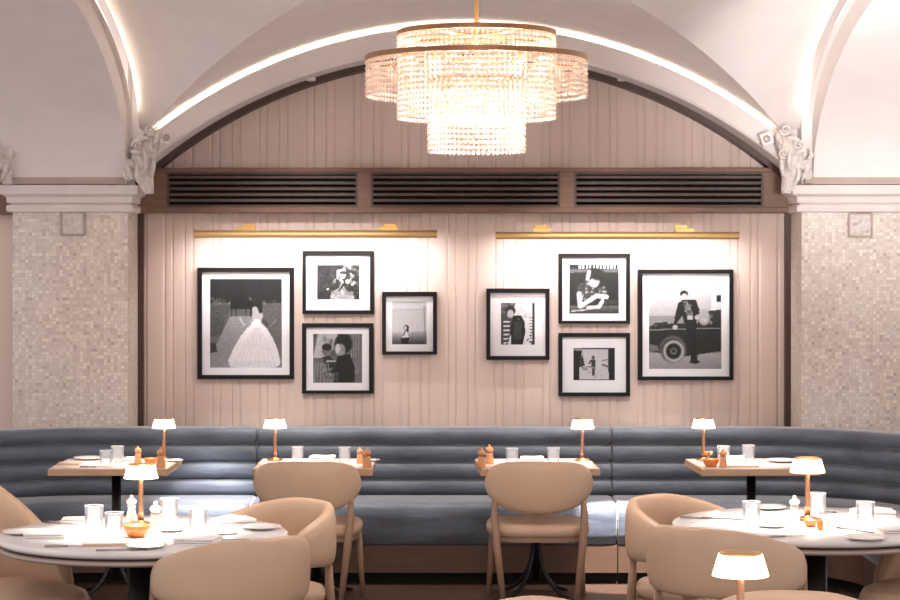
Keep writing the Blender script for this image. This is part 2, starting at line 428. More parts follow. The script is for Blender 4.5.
# cove LED strips (lie on the ribs)
m = MB(); m.tube([(X0+2.0*math.sin(a)*0+ROUT*math.sin(a), DP+.07, ZOUT+(ROUT+.008)*math.cos(a)) for a in [-.655+1.31*i/70 for i in range(71)]], .007, 6)
tag(m.obj('cove_light_strip', M['led']), 'glowing light strip curving over the niche arch behind the chandelier', 'strip light', 'cove light strips on the vault ribs')
for sd, x, lb in ((-1, -1.95, 'glowing cove light strip along the left side arch'), (1, 2.193, 'glowing cove light strip along the right side arch')):
    pts = []
    for i in range(60):
        a = .14+(PI-.28)*i/59
        pts.append((x, 9.5+3.3*math.cos(a), 2.66+.8*math.sin(a)+.014))
    m = MB(); m.tube(pts, .010, 6); tag(m.obj('cove_light_strip', M['led']), lb, 'strip light', 'cove light strips on the vault ribs')

# ---------------------------------------------------------------- grille band
zb, zt = 2.182, 2.464; DG = 13.12
xA, xB = XL, XR
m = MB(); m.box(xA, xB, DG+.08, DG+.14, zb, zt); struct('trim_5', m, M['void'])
m = MB(); m.box(xA, xB, DG-.02, DW, zt-.028, zt); struct('trim_6', m, M['brown'], bevel=.004)
m = MB(); m.box(xA, xB, DG-.02, DW, zb, zb+.036); struct('trim_7', m, M['brown'], bevel=.004)
s = F/DG
def gx(px): return (px-450)/s
for a, b, lb in ((167, 358, 'dark louvred wooden vent at the left end of the brown band'), (371, 560, 'dark louvred wooden vent in the middle, below the chandelier'), (574, 763, 'dark louvred wooden vent at the right end of the brown band')):
    x0, x1 = gx(a), gx(b); t = thing('louvred_vent', ((x0+x1)/2, DG, zb+.036), 0, lb, 'vent', 'louvred vents in the brown wooden band')
    w = (x1-x0)/2; h = zt-.028-zb-.036
    m = MB(); f = .014
    m.box(-w, w, -.015, .05, 0, f); m.box(-w, w, -.015, .05, h-f, h); m.box(-w, -w+f, -.015, .05, f, h-f); m.box(w-f, w, -.015, .05, f, h-f); m.obj('frame', M['darkbrown'], t)
    m = MB()
    for k in range(5):
        z = f+.008+(h-2*f-.008)*(k+.3)/5
        m.add([(-w+f, -.004, z), (w-f, -.004, z), (w-f, .055, z+.016), (-w+f, .055, z+.016), (-w+f, -.004, z+.017), (w-f, -.004, z+.017), (w-f, .055, z+.032), (-w+f, .055, z+.032)],
              [(0,3,2,1),(4,5,6,7),(0,1,5,4),(1,2,6,5),(2,3,7,6),(3,0,4,7)])
    m.obj('louvre', M['slat'], t)
for i, (a, b) in enumerate(((125, 167), (358, 371), (560, 574), (763, 800))):
    m = MB(); m.box(max(gx(a), xA), min(gx(b), xB), DG-.012, DW, zb+.03, zt-.02); struct('trim_%d' % (8+i), m, M['brown'])

# ---------------------------------------------------------------- banquette
def path(sL, off):
    # arc-length style path of the banquette back face offset towards the room by off
    pts = []
    xa, xb, D = -2.07, 1.75, 12.65
    r = 1.0
    for i in range(13):
        a = PI/2*(1-i/12); pts.append((Vector((xa-r*math.sin(a), D-r+r*math.cos(a))), Vector((math.sin(a), -math.cos(a)))))
    n = 40
    for i in range(1, n): pts.append((Vector((xa+(xb-xa)*i/n, D)), Vector((0, -1))))
    for i in range(13):
        a = PI/2*i/12; pts.append((Vector((xb+r*math.sin(a), D-r+r*math.cos(a))), Vector((-math.sin(a), -math.cos(a)))))
    pts.insert(0, (Vector((xa-r, D-r-.5)), Vector((1, 0)))); pts.append((Vector((xb+r, D-r-.5)), Vector((-1, 0))))
    return [(p+n_*off, n_) for p, n_ in pts]
P0 = path(0, 0)
def section(xlo, xhi):
    out = []
    for p, n_ in P0:
        if xlo < p.x < xhi: out.append((p, n_))
    if xlo > -2: out.insert(0, (Vector((xlo, 12.65)), Vector((0, -1))))
    if xhi < 1.7: out.append((Vector((xhi, 12.65)), Vector((0, -1))))
    # finer ends for seam rounding
    res = []
    for i, (p, n_) in enumerate(out):
        res.append((p, n_))
    def refine(a, b): return [(a[0].lerp(b[0], t), a[1].lerp(b[1], t).normalized()) for t in (.12, .3)]
    if xlo > -2: res = [res[0]]+refine(res[0], res[1])+res[1:]
    if xhi < 1.7: res = res[:-1]+refine(res[-1], res[-2])[::-1]+[res[-1]]
    return res
XS1, XS2 = (257-450)/166, (612-450)/166
def sweep(sec, profile, gapL, gapR, name, m_, parent, smooth=True):
    """profile: list of (off, z); ends are pinched inward where a seam is"""
    mb = MB(); rows = []
    n = len(sec)
    cz = sum(z for _, z in profile)/len(profile); co = sum(o for o, _ in profile)/len(profile)
    for i, (p, nn) in enumerate(sec):
        k = 1.0
        if gapL and i < 3: k = (.80, .95, .99)[i]
        if gapR and n-1-i < 3: k = (.80, .95, .99)[n-1-i]
        rows.append([Vector((*(p+nn*(co+(o-co)*k)), cz+(z-cz)*k)) for o, z in profile])
    mb.grid(rows, closed_v=True, smooth=smooth, cap=True)
    return mb.obj(name, m_, parent)
rollz = [.876, .781, .675, .571, .468, .36]
secs = [(section(-9, XS1-.003), 0, 1, 'blue-grey velvet banquette section on the left, curving at the corner', -1.9),
        (section(XS1+.003, XS2-.003), 1, 0, 'blue-grey velvet banquette section in the middle, behind two square tables', -.1),
        (section(XS2+.003, 9), 1, 0, 'blue-grey velvet banquette section on the right, curving round the corner', 1.6)]
for sec, gl, gr, lb, cx in secs:
    if cx == -.1: gr = 1
    t = thing('banquette', (0, 0, 0), 0, lb, 'banquette', 'sections of the channelled velvet banquette')
    # backing board
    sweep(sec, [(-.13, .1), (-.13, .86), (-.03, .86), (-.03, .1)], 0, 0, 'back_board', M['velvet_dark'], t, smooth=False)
    for k in range(5):
        z1, z0 = rollz[k], rollz[k+1]; zc = (z1+z0)/2; h = (z1-z0)/2
        prof = []
        top = (k == 0)
        for j in range(15):
            a = -PI/2+PI*j/14
            prof.append((-.045+.062*math.copysign(abs(math.cos(a))**.8, math.cos(a)), zc+h*math.copysign(abs(math.sin(a))**.9, math.sin(a))))
        if top: prof += [(-.09, z1+.004), (-.13, z1-.01)]
        prof += [(-.13 if top else -.07, z0)]
        sweep(sec, prof, gl, gr, 'back_roll', M['velvet'], t)
    cush = [(-.02, .30), (-.02, .46), (.04, .476), (.34, .478), (.42, .470), (.452, .445), (.458, .39), (.452, .30), (.44, .235), (.40, .228)]
    sweep(sec, cush, gl, gr, 'seat_cushion', M['velvet'], t)
    sweep(sec, [(-.02, .069), (-.02, .229), (.435, .229), (.435, .069)], 0, 0, 'base_panel', M['basewood'], t, smooth=False)
    sweep(sec, [(-.02, 0), (-.02, .069), (.36, .069), (.36, 0)], 0, 0, 'plinth', M['void'], t, smooth=False)

# ---------------------------------------------------------------- picture lights
def pic_light(x0, x1, y, brk, label):
    d = 13.02; s = F/d
    a, b = (x0-450)/s, (x1-450)/s; z = E-(y-258)/s; cx = (a+b)/2; L = (b-a)/2
    t = thing('picture_light', (cx, d, z), 0, label, 'picture light', 'long brass picture lights above the photographs')
    m = MB(); rows = []
    for x in (-L, L):
        rows.append([(x, .027*math.cos(q)*-1, .027*math.sin(q)+.002) for q in [(-.25*PI)+1.5*PI*k/16 for k in range(17)]])
    m.grid(rows, closed_v=True, smooth=False, cap=True); m.obj('tube', M['brassbar'], t)
    m = MB(); m.box(-L+.01, L-.01, -.004, .012, -.014, -.011); m.obj('diffuser', M['picled'], t)
    for bx in brk:
        xx = (bx-450)/s-cx
        m = MB(); m.box(xx-.058, xx+.058, .0, .03, .022, .052); m.box(xx-.012, xx+.012, .03, DW-d-.002, .034, .048); m.obj('bracket', M['brass'], t, bevel=.002)
        m = MB(); m.box(xx-.04, xx+.04, DW-d-.012, DW-d-.001, .01, .075); m.obj('wall_plate', M['brass'], t, bevel=.002)
    la = bpy.data.lights.new('picture_light_lamp', 'AREA'); la.shape = 'RECTANGLE'; la.size = 2*L-.04; la.size_y = .02; la.energy = PICW; la.color = (1, .93, .92)
    lo = bpy.data.objects.new('picture_light_lamp', la); C.objects.link(lo); lo.location = (cx, d+.0, z-.028); lo.rotation_euler = (math.radians(32), 0, 0)
    la.spread = math.radians(150)
PICW = 5.5
pic_light(194, 437, 235, (246, 389), 'long brass picture light above the four left photographs')
pic_light(496, 739, 236.5, (542, 685), 'long brass picture light above the four right photographs')

# ---------------------------------------------------------------- photographs
def vcol_mat():
    m = bpy.data.materials.new('photo_print'); m.use_nodes = True; nt = m.node_tree; b = nt.nodes['Principled BSDF']
    a = nt.nodes.new('ShaderNodeVertexColor'); a.layer_name = 'Col'; nt.links.new(a.outputs['Color'], b.inputs['Base Color']); b.inputs['Roughness'].default_value = .6
    return m
M['print'] = vcol_mat()
class Art:
    def __init__(s, w, h, base, seed=1):
        s.n = int(62*w/.3)+2; s.m = int(62*h/.3)+2; s.n = min(max(s.n, 60), 120); s.m = min(max(s.m, 60), 150)
        s.X, s.Y = np.meshgrid(np.linspace(0, 1, s.n), np.linspace(0, 1, s.m)); s.asp = h/w
        s.a = np.full(s.X.shape, float(base)); s.rng = np.random.RandomState(seed)
    def mix(s, mask, v): mask = np.clip(mask, 0, 1); s.a = s.a*(1-mask)+v*mask
    def grad(s, y0, y1, v0, v1):
        k = np.clip((s.Y-y0)/(y1-y0), 0, 1); m_ = ((s.Y >= y0) & (s.Y <= y1)).astype(float); s.a = s.a*(1-m_)+m_*(v0+(v1-v0)*k)
    def ell(s, cx, cy, rx, ry, v, soft=.12, rot=0, al=1):
        dx, dy = s.X-cx, (s.Y-cy); c, q = math.cos(rot), math.sin(rot); u = dx*c+dy*s.asp*q; w_ = (-dx*q+dy*s.asp*c)/s.asp
        r = np.sqrt((u/rx)**2+(w_/ry)**2); s.mix(al*np.clip((1+soft-r)/(2*soft), 0, 1), v)
    def poly(s, pts, v, al=1):
        ins = np.zeros(s.X.shape, bool); n = len(pts)
        for i in range(n):
            x1, y1 = pts[i]; x2, y2 = pts[(i+1) % n]
            c = ((y1 > s.Y) != (y2 > s.Y)) & (s.X < (x2-x1)*(s.Y-y1)/((y2-y1) or 1e-9)+x1); ins ^= c
        s.mix(al*ins.astype(float), v)
    def line(s, x1, y1, x2, y2, w_, v, al=1):
        dx, dy = x2-x1, (y2-y1)*s.asp; L = dx*dx+dy*dy or 1e-9
        t = np.clip(((s.X-x1)*dx+(s.Y-y1)*s.asp*dy)/L, 0, 1); r = np.hypot(s.X-x1-t*dx, (s.Y-y1)*s.asp-t*dy); s.mix(al*np.clip((w_-r)/(.4*w_)+.5, 0, 1), v)
    def noise(s, k, box=(0, 0, 1, 1)):
        n = s.rng.normal(0, k, s.a.shape); m_ = (s.X >= box[0]) & (s.Y >= box[1]) & (s.X <= box[2]) & (s.Y <= box[3]); s.a = s.a+n*m_
    def blobs(s, n, box, r, lo, hi, al=.7):
        for _ in range(n):
            s.ell(s.rng.uniform(box[0], box[2]), s.rng.uniform(box[1], box[3]), s.rng.uniform(.4, 1)*r, s.rng.uniform(.4, 1)*r/s.asp, s.rng.uniform(lo, hi), .4, s.rng.uniform(0, 3), al)
def art1(a):
    a.grad(0, .27, 30, 40); a.grad(.27, 1, 96, 120); a.blobs(30, (0, .22, 1, .28), .03, 60, 190, .5); a.poly([(.38, 0), (.52, 0), (.5, .24), (.42, .24)], 18)
    a.poly([(.28, .42), (.62, .42), (.70, 1), (.0, 1), (.0, .85), (.1, .72)], 150); a.poly([(0, .30), (.28, .30), (.16, .62), (0, .66)], 88); a.poly([(0, .72), (.08, .72), (.1, .82), (0, .84)], 70)
    a.poly([(.28, .25), (.6, .25), (.62, .34), (.28, .34)], 18); a.poly([(.28, .24), (.5, .02), (.52, .25)], 26)
    for x in (.3, .36, .5, .57): a.line(x, .33, x, .42, .008, 15)
    a.ell(.66, .29, .065, .055, 25); a.poly([(.59, .50), (.72, .50), (.80, .57), (.88, .68), (.94, .80), (.98, .93), (.97, .97), (.9, 1), (.30, 1), (.25, .92), (.33, .78), (.42, .65), (.51, .56)], 232); a.ell(.6, .97, .33, .05, 222)
    for k in range(9): a.line(.62+.01*k, .55, .32+.075*k, .98, .006, 205, .6)
    a.ell(.625, .345, .038, .035, 190); a.ell(.66, .42, .075, .08, 190); a.ell(.64, .5, .07, .05, 240); a.ell(.70, .34, .03, .05, 28)
    a.line(.58, .47, .47, .52, .02, 160); a.line(.47, .52, .42, .45, .015, 190); a.line(.74, .46, .82, .54, .02, 80); a.line(.82, .54, .91, .47, .015, 120); a.noise(8)
def art2(a):
    a.a[:] = 46; a.blobs(60, (0, 0, .5, 1), .08, 30, 90, .5); a.blobs(50, (.6, 0, 1, .6), .05, 60, 235, .8); a.poly([(.45, .15), (.7, .12), (.8, .3), (.72, .6), (.5, .6)], 60)
    a.poly([(.47, .14), (.66, .12), (.68, .18), (.50, .3), (.49, .42), (.46, .4)], 225); a.ell(.6, .3, .07, .1, 215); a.ell(.62, .22, .09, .05, 60); a.line(.55, .42, .6, .5, .03, 200); a.ell(.72, .48, .05, .06, 240)
    a.poly([(.3, 1), (.34, .78), (.52, .66), (.56, .52), (.62, .6), (.7, .75), (.86, .9), (.88, 1)], 150); a.blobs(24, (.34, .75, .85, 1), .06, 110, 225, .5); a.line(.52, .74, .66, .5, .02, 45)
    a.line(.42, .42, .43, .5, .012, 230); a.ell(.25, .7, .025, .025, 225); a.ell(.4, .48, .03, .05, 130); a.noise(14)
def art3(a):
    a.grad(0, 1, 96, 120); a.poly([(.1, 0), (.5, 0), (.4, .35), (.15, .5), (0, .5)], 190); a.blobs(24, (.2, .05, .45, .4), .06, 60, 220, .5)
    for k in range(9): a.line(.72+.04*k, 0, .66+.05*k, .8, .007, 190, .6)
    a.ell(.62, .2, .18, .2, 30); a.ell(.56, .33, .1, .13, 150); a.ell(.5, .30, .05, .1, 210); a.poly([(.5, .45), (.75, .4), (.86, .7), (.84, 1), (.42, 1), (.46, .6)], 26)
    a.ell(.28, .34, .10, .12, 120); a.ell(.28, .27, .10, .07, 30); a.poly([(.12, .5), (.32, .44), (.48, .6), (.44, .8), (.1, .8)], 50); a.poly([(0, .55), (.2, .5), (.3, .85), (.4, 1), (0, 1)], 110)
    for k in range(6): a.line(.02+.07*k, 1, .05+.05*k, .6, .01, 190, .6)
    a.line(.28, .56, .44, .56, .015, 200); a.blobs(20, (0, .7, .5, 1), .05, 60, 190, .5); a.noise(10)
def art4(a):
    a.grad(0, .16, 205, 200); a.grad(.16, .7, 188, 214); a.grad(.7, 1, 205, 70); a.line(0, .2, 1, .16, .01, 165, .7); a.line(0, .05, 1, .08, .01, 180, .5); a.line(.93, .1, .95, 1, .02, 130, .6)
    for k in range(7): a.line(.6+.06*k, .7, .6+.06*k, 1, .008, 60, .5)
    a.ell(.41, .61, .07, .07, 40); a.ell(.39, .615, .035, .05, 215); a.line(.46, .6, .44, .72, .03, 40); a.poly([(.34, .7), (.44, .7), (.49, .84), (.28, .84)], 225); a.line(.37, .7, .33, .8, .016, 50); a.poly([(.24, .86), (.5, .84), (.47, 1), (.3, 1)], 30); a.noise(5)
def art5(a):
    a.a[:] = 225; a.poly([(0, 0), (.42, 0), (.36, .3), (.3, .7), (.2, 1), (0, 1)], 82); a.blobs(24, (0, 0, .4, .25), .06, 60, 220, .6); a.ell(.28, .19, .15, .1, 40); a.ell(.28, .26, .1, .1, 190)
    a.poly([(.36, .3), (.6, .3), (.7, .45), (.72, .7), (.64, 1), (.3, 1), (.28, .6)], 34); a.poly([(.4, .45), (.62, .45), (.6, .85), (.36, .85)], 66)
    for k in range(6): a.poly([(.08, .44+.1*k), (.26, .43+.1*k), (.26, .46+.1*k), (.08, .47+.1*k)], 230)
    a.poly([(.93, 0), (1, 0), (1, 1), (.93, 1)], 50)
    for k in range(9): a.line(.84+.02*(k % 2), .35+.07*k, .97, .36+.07*k, .012, 40)
    a.blobs(12, (.5, .1, .85, .4), .04, 120, 240, .5); a.blobs(10, (.78, .75, 1, 1), .03, 20, 90, .7); a.noise(9)
def art6(a):
    a.a[:] = 40; a.poly([(0, 0), (1, 0), (1, .08), (0, .08)], 30)
    for k in range(12): a.poly([(.2+.07*k, .0), (.235+.07*k, .0), (.235+.07*k, .09), (.2+.07*k, .09)], 215)
    a.poly([(0, .1), (1, .09), (1, .16), (0, .17)], 100); a.grad(.84, 1, 110, 60); a.ell(.50, .33, .11, .14, 205); a.ell(.55, .20, .19, .12, 30, .2, .3); a.ell(.40, .24, .06, .09, 34); a.line(.4, .15, .37, .3, .04, 170)
    a.ell(.44, .43, .07, .08, 190); a.poly([(.17, .42), (.34, .34), (.46, .46), (.56, .55), (.5, .8), (.3, .75), (.28, .65), (.15, .55)], 72); a.blobs(26, (.18, .38, .5, .7), .03, 40, 225, .8); a.poly([(.56, .5), (.7, .42), (.78, .6), (.6, .66)], 70); a.blobs(14, (.58, .42, .75, .62), .03, 40, 225, .8)
    a.line(.2, .6, .22, .84, .05, 215); a.line(.24, .84, .55, .64, .045, 220); a.line(.55, .64, .75, .66, .045, 225); a.line(.7, .7, .6, .86, .04, 215); a.line(.6, .86, .38, .88, .035, 210); a.poly([(.7, .7), (1, .72), (1, .8), (.7, .82)], 66); a.line(.05, .95, .35, .92, .012, 200); a.noise(8)
def art7(a):
    a.a[:] = 34; a.poly([(.22, .05), (.84, .05), (.85, .97), (.14, .97), (.14, .6)], 205); a.poly([(0, 0), (.2, 0), (.22, .1), (0, .08)], 150); a.poly([(.14, .45), (.22, .2), (.28, .55), (.14, .6)], 70)
    a.grad(.97, 1, 30, 30); a.ell(.48, .3, .04, .06, 90); a.poly([(.42, .36), (.54, .36), (.53, .6), (.51, .86), (.45, .86), (.44, .6)], 70); a.line(.42, .4, .38, .48, .02, 80); a.line(.2, .6, .45, .58, .012, 110); a.line(.7, .4, .82, .36, .012, 120); a.line(.7, .52, .84, .58, .02, 90); a.line(.22, .66, .34, .66, .015, 120); a.blobs(22, (.2, .6, .83, .95), .04, 150, 225, .5); a.noise(7)
def art8(a):
    a.grad(0, .4, 205, 185); a.grad(.4, .82, 150, 150); a.grad(.82, 1, 178, 150); a.ell(.06, .18, .06, .05, 230, .4); a.blobs(12, (0, .1, .8, .4), .12, 185, 215, .4)
    a.poly([(.86, .12), (1, .12), (1, .34), (.86, .34)], 222); a.poly([(.93, .17), (.99, .17), (.99, .25), (.93, .25)], 40); a.poly([(.68, .36), (1, .33), (1, .5), (.68, .52)], 50)
    a.poly([(0, .52), (.3, .49), (1, .49), (1, .80), (.5, .86), (.2, .83), (0, .80)], 44); a.line(0, .56, 1, .54, .006, 150); a.poly([(.08, .48), (.25, .47), (.28, .5), (.05, .51)], 60)
    a.ell(.33, .78, .18, .15, 120); a.ell(.33, .79, .155, .13, 22); a.ell(.34, .80, .15, .125, 185); a.ell(.34, .80, .105, .088, 30); a.ell(.34, .80, .05, .042, 110); a.ell(.34, .80, .02, .018, 30); a.poly([(.0, .72), (.12, .74), (.14, .8), (.02, .8)], 120)
    a.ell(.76, .42, .08, .09, 170); a.blobs(8, (.7, .38, .86, .5), .03, 120, 220, .6)
    a.ell(.485, .155, .055, .04, 25); a.ell(.49, .19, .045, .04, 195); a.poly([(.40, .26), (.47, .22), (.55, .22), (.65, .22), (.70, .34), (.66, .40), (.66, .5), (.65, .6), (.67, .9), (.58, .91), (.56, .7), (.52, .6), (.49, .5), (.46, .4), (.39, .48), (.34, .5), (.36, .4)], 30)
    a.poly([(.47, .24), (.53, .24), (.60, .36), (.61, .44), (.53, .44)], 120); a.blobs(14, (.48, .24, .62, .4), .025, 20, 200, .7); a.poly([(.53, .40), (.61, .40), (.61, .445), (.53, .445)], 190); a.ell(.36, .53, .035, .025, 190); a.ell(.66, .42, .03, .025, 190); a.ell(.63, .92, .07, .02, 20); a.noise(6)
def picture(o, mt, im, fn, label, seed):
    d = DW-.004; s = F/(d-.03)
    def R(r): return [(r[0]-450)/s, (r[2]-450)/s, E-(r[3]-258)/s, E-(r[1]-258)/s]   # x0,x1,z0,z1
    ox0, ox1, oz0, oz1 = R(o); cx, cz = (ox0+ox1)/2, (oz0+oz1)/2
    t = thing('framed_photograph', (cx, d, cz), 0, label, 'framed photograph', 'black framed photographs on the panelled wall')
    a0, a1, b0, b1 = ox0-cx, ox1-cx, oz0-cz, oz1-cz
    mx0, mx1, mz0, mz1 = R(mt); mx0 -= cx; mx1 -= cx; mz0 -= cz; mz1 -= cz
    m = MB(); y0, y1 = -.04, 0
    m.box(a0, a1, y0, y1, mz1, b1); m.box(a0, a1, y0, y1, b0, mz0); m.box(a0, mx0, y0, y1, mz0, mz1); m.box(mx1, a1, y0, y1, mz0, mz1)
    m.obj('frame', M['frame'], t, bevel=.002)
    ix0, ix1, iz0, iz1 = R(im); ix0 -= cx; ix1 -= cx; iz0 -= cz; iz1 -= cz
    m = MB(); ym = -.019
    m.box(mx0, mx1, ym, 0, iz1, mz1); m.box(mx0, mx1, ym, 0, mz0, iz0); m.box(mx0, ix0, ym, 0, iz0, iz1); m.box(ix1, mx1, ym, 0, iz0, iz1); m.obj('mount', M['mount'], t)
    A = Art(ix1-ix0, iz1-iz0, 128, seed); fn(A); im_ = np.clip(128+(A.a-128)*1.12-6, 8, 248)
    vs = [(ix0+(ix1-ix0)*i/(A.n-1), -.016, iz1-(iz1-iz0)*j/(A.m-1)) for j in range(A.m) for i in range(A.n)]
    fs = [(j*A.n+i, j*A.n+i+1, (j+1)*A.n+i+1, (j+1)*A.n+i)[::-1] for j in range(A.m-1) for i in range(A.n-1)]
    me = bpy.data.meshes.new('print'); me.from_pydata(vs, [], fs); ca = me.color_attributes.new('Col', 'FLOAT_COLOR', 'POINT')
    g = im_.reshape(-1)/255; lin = np.where(g <= .04045, g/12.92, ((g+.055)/1.055)**2.4)*.85
    buf = np.ones((len(g), 4)); buf[:, 0] = lin*1.0; buf[:, 1] = lin*.97; buf[:, 2] = lin*1.0
    ca.data.foreach_set('color', buf.reshape(-1)); me.materials.append(M['print'])
    po = bpy.data.objects.new('print', me); C.objects.link(po); po.parent = t
    m = MB(); m.box(mx0, mx1, -.032, -.030, mz0, mz1); m.obj('glazing', M['pane'], t)
picture((197.5, 267.5, 294, 379), (202, 272, 289.6, 375), (209.8, 279, 281.7, 367.7), art1, 'large framed photograph of a woman in a white ball gown by a piano', 1)
picture((302.5, 251, 374, 314), (306, 255.3, 370, 310.3), (317, 265, 359.4, 299.6), art2, 'framed photograph of a dark scene with a bright face, above the square photograph', 2)
picture((302, 323.3, 373.5, 393.5), (306.3, 327.5, 369, 390.5), (313, 334, 362, 383), art3, 'square framed photograph of people sitting together, below the dark scene', 3)
picture((382, 291.8, 437, 354.5), (385.9, 296.3, 433, 351.5), (392, 302, 426.6, 344.4), art4, 'small framed photograph of a tiny seated figure in a pale room', 4)
picture((486.3, 288.5, 549.5, 359.8), (490.3, 292.8, 545.5, 356), (501, 303, 535, 345), art5, 'small framed photograph of a person turning away beside bright slats', 5)
picture((558.5, 253.5, 630, 323.6), (562.3, 257.5, 626, 320.8), (569.4, 264.4, 619, 313.7), art6, 'square framed photograph of a man in a patterned shirt leaning on his arms', 6)
picture((558.5, 333, 630, 396), (562.5, 337, 626, 392.5), (573.5, 348, 615, 380.3), art7, 'framed landscape photograph of a lone standing figure with dark borders', 7)
picture((637.8, 269.4, 733.3, 380), (642.5, 273.5, 729.5, 376.5), (649.2, 280.2, 721.7, 369), art8, 'large framed photograph of a man in a dark suit leaning on a car', 8)

# ---------------------------------------------------------------- chandelier
def chandelier():
    d = 9.5; s = F/d; cx = (476.5-450)/s
    t = thing('chandelier', (cx, d, 0), 0, 'tiered round chandelier of pearly beads with two brass rings', 'chandelier')
    def Z(py): return E+(258-py)/s
    def ringm(r, z, h, name):
        m = MB(); m.lathe([(r-.006, z), (r+.006, z), (r+.006, z+h), (r-.006, z+h), (r-.006, z)], seg=96, cap=False, smooth=False); m.obj(name, M['ring'], t)
    R1, R2, R3 = 110/s, 78.5/s, 48/s
    ringm(R2, Z(36), .022, 'brass_ring'); ringm(R1, Z(61), .022, 'brass_ring'); ringm(R3, Z(82), .012, 'brass_ring')
    m = MB(); m.tube([(0, 0, 3.4), (0, 0, Z(90))], .011, 12); m.obj('rod', M['brass'], t)
    m = MB(); m.lathe([(.0, 3.44), (.07, 3.44), (.07, 3.41), (.02, 3.39), (.0, 3.39)], seg=24); m.obj('ceiling_canopy', M['brass'], t)
    m = MB()
    for z, r in ((Z(35), R2), (Z(60), R1), (Z(82), R3)):
        for k in range(4):
            a = PI/4+k*PI/2; m.tube([(0, 0, z), (r*math.cos(a), r*math.sin(a), z)], .005, 6)
    m.obj('spoke_frame', M['brass'], t)
    # bead template
    seg, rg = 7, 4
    def beads(r, z1, z0, name, pitch=.0232, br=.0099, skip=0):
        n = int(2*PI*r/pitch); rows = max(2, int((z1-z0)/pitch)); mb = MB()
        base = []
        for i in range(rg+1):
            a = -PI/2+PI*i/rg; base.append((math.cos(a) if 0 < i < rg else .15, math.sin(a)))
        for k in range(n):
            th = 2*PI*k/n; ct, st = math.cos(th), math.sin(th)
            for j in range(rows):
                z = z1-(j+.5)*(z1-z0)/rows; rr = br*random.uniform(.93, 1.05)
                vs = []
                for c_, s_ in base:
                    for q in range(seg):
                        b_ = 2*PI*q/seg; lx, ly = rr*c_*math.cos(b_), rr*.7*c_*math.sin(b_)
                        vs.append(((r+ly)*ct-lx*st, (r+ly)*st+lx*ct, z+rr*s_))
                fs = [(i*seg+q, i*seg+(q+1) % seg, (i+1)*seg+(q+1) % seg, (i+1)*seg+q) for i in range(rg) for q in range(seg)]
                mb.add(vs, fs, True)
        o = mb.obj(name, M['bead'], t, fix=False); tag(o, kind='stuff')
    beads(R1, Z(61), Z(98), 'bead_curtain'); beads(R2, Z(36), Z(120), 'bead_curtain'); beads(R3, Z(82), Z(153.5), 'bead_curtain')
    for k in range(8):
        a = 2*PI*k/8+PI/4; r = .17 if k % 2 else .27; z = Z(68)
        m = MB(); m.ellipsoid((r*math.cos(a), r*math.sin(a), z), .017, .017, .026, 10, 6); b = m.obj('bulb', M['bulb'], t)
        m = MB(); m.tube([(r*math.cos(a), r*math.sin(a), z+.02), (r*math.cos(a), r*math.sin(a), z+.06)], .009, 8); m.obj('socket', M['brass'], b)
        if k % 2 == 0:
            la = bpy.data.lights.new('chandelier_and_fill_lamp', 'POINT'); la.energy = CHW; la.shadow_soft_size = .03; la.color = (1, .90, .82)
            lo = bpy.data.objects.new('chandelier_and_fill_lamp', la); C.objects.link(lo); lo.location = (cx+.12*math.cos(a), d+.12*math.sin(a), Z(85))
    la = bpy.data.lights.new('chandelier_and_fill_lamp', 'POINT'); la.energy = CHW*.5; la.shadow_soft_size = .03; la.color = (1, .90, .82)
    lo = bpy.data.objects.new('chandelier_and_fill_lamp', la); C.objects.link(lo); lo.location = (cx, d, Z(125))
CHW = 14
chandelier()

# ---------------------------------------------------------------- furniture
def square_table():
    t = thing('square_table', (0, 0, 0), 0, '', 'table', 'square banquette tables')
    m = MB(); m.box(-.327, .327, -.30, .30, .712, .748); m.obj('edge_band', M['oak'], t, bevel=.002)
    m = MB(); m.box(-.320, .320, -.292, .292, .747, .75); m.obj('tabletop', M['tabletop'], t)
    m = MB(); m.tube([(0, 0, .10), (0, 0, .70)], .026, 16); m.box(-.14, .14, -.14, .14, .70, .712); m.obj('pedestal', M['black'], t)
    for k in range(4):
        a = PI/4+k*PI/2; c, s_ = math.cos(a), math.sin(a)
        pts = bez((.015*c, .015*s_, .34), (.03*c, .03*s_, .05), (.27*c, .27*s_, .016), 12)
        m = MB(); m.tube(pts, [.013-.002*i/12 for i in range(13)], 8); m.obj('foot', M['black'], t)
    return t
T = {}
proto = square_table()
spec = [(-1.867, 'square pedestal table at the left end of the banquette', 'T1'), (-.75, 'square pedestal table left of centre, behind a tan chair', 'T2'),
        (.481, 'square pedestal table right of centre, behind a tan chair', 'T3'), (1.685, 'square pedestal table near the right end of the banquette', 'T4')]
for i, (x, lb, k) in enumerate(spec):
    if i == 0: proto.location = (x, 11.75, 0); proto['label'] = lb
    else: dup(proto, (x, 11.75, 0), math.radians(2.5 if i > 1 else 0), lb)
def round_table(loc, label):
    t = thing('round_table', loc, 0, label, 'table', 'round marble tables')
    m = MB(); m.lathe([(0, .722), (.59, .722), (.602, .728), (.605, .736), (.602, .746), (.594, .75), (0, .75)], seg=72); m.obj('tabletop', M['marble'], t)
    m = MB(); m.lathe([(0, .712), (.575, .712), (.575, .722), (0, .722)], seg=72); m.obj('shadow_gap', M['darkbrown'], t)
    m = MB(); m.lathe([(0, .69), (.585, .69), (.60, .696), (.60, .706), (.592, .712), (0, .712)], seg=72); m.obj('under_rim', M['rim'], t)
    m = MB(); m.lathe([(.065, .03), (.065, .69)], seg=32); m.obj('pedestal', M['black'], t)
    m = MB(); m.lathe([(0, 0), (.28, 0), (.28, .012), (.08, .03), (0, .03)], seg=48); m.obj('base', M['black'], t)
    return t
TL = (-1.284, 8.79); TR = (1.57, 9.11); TN = (.95, 6.12)
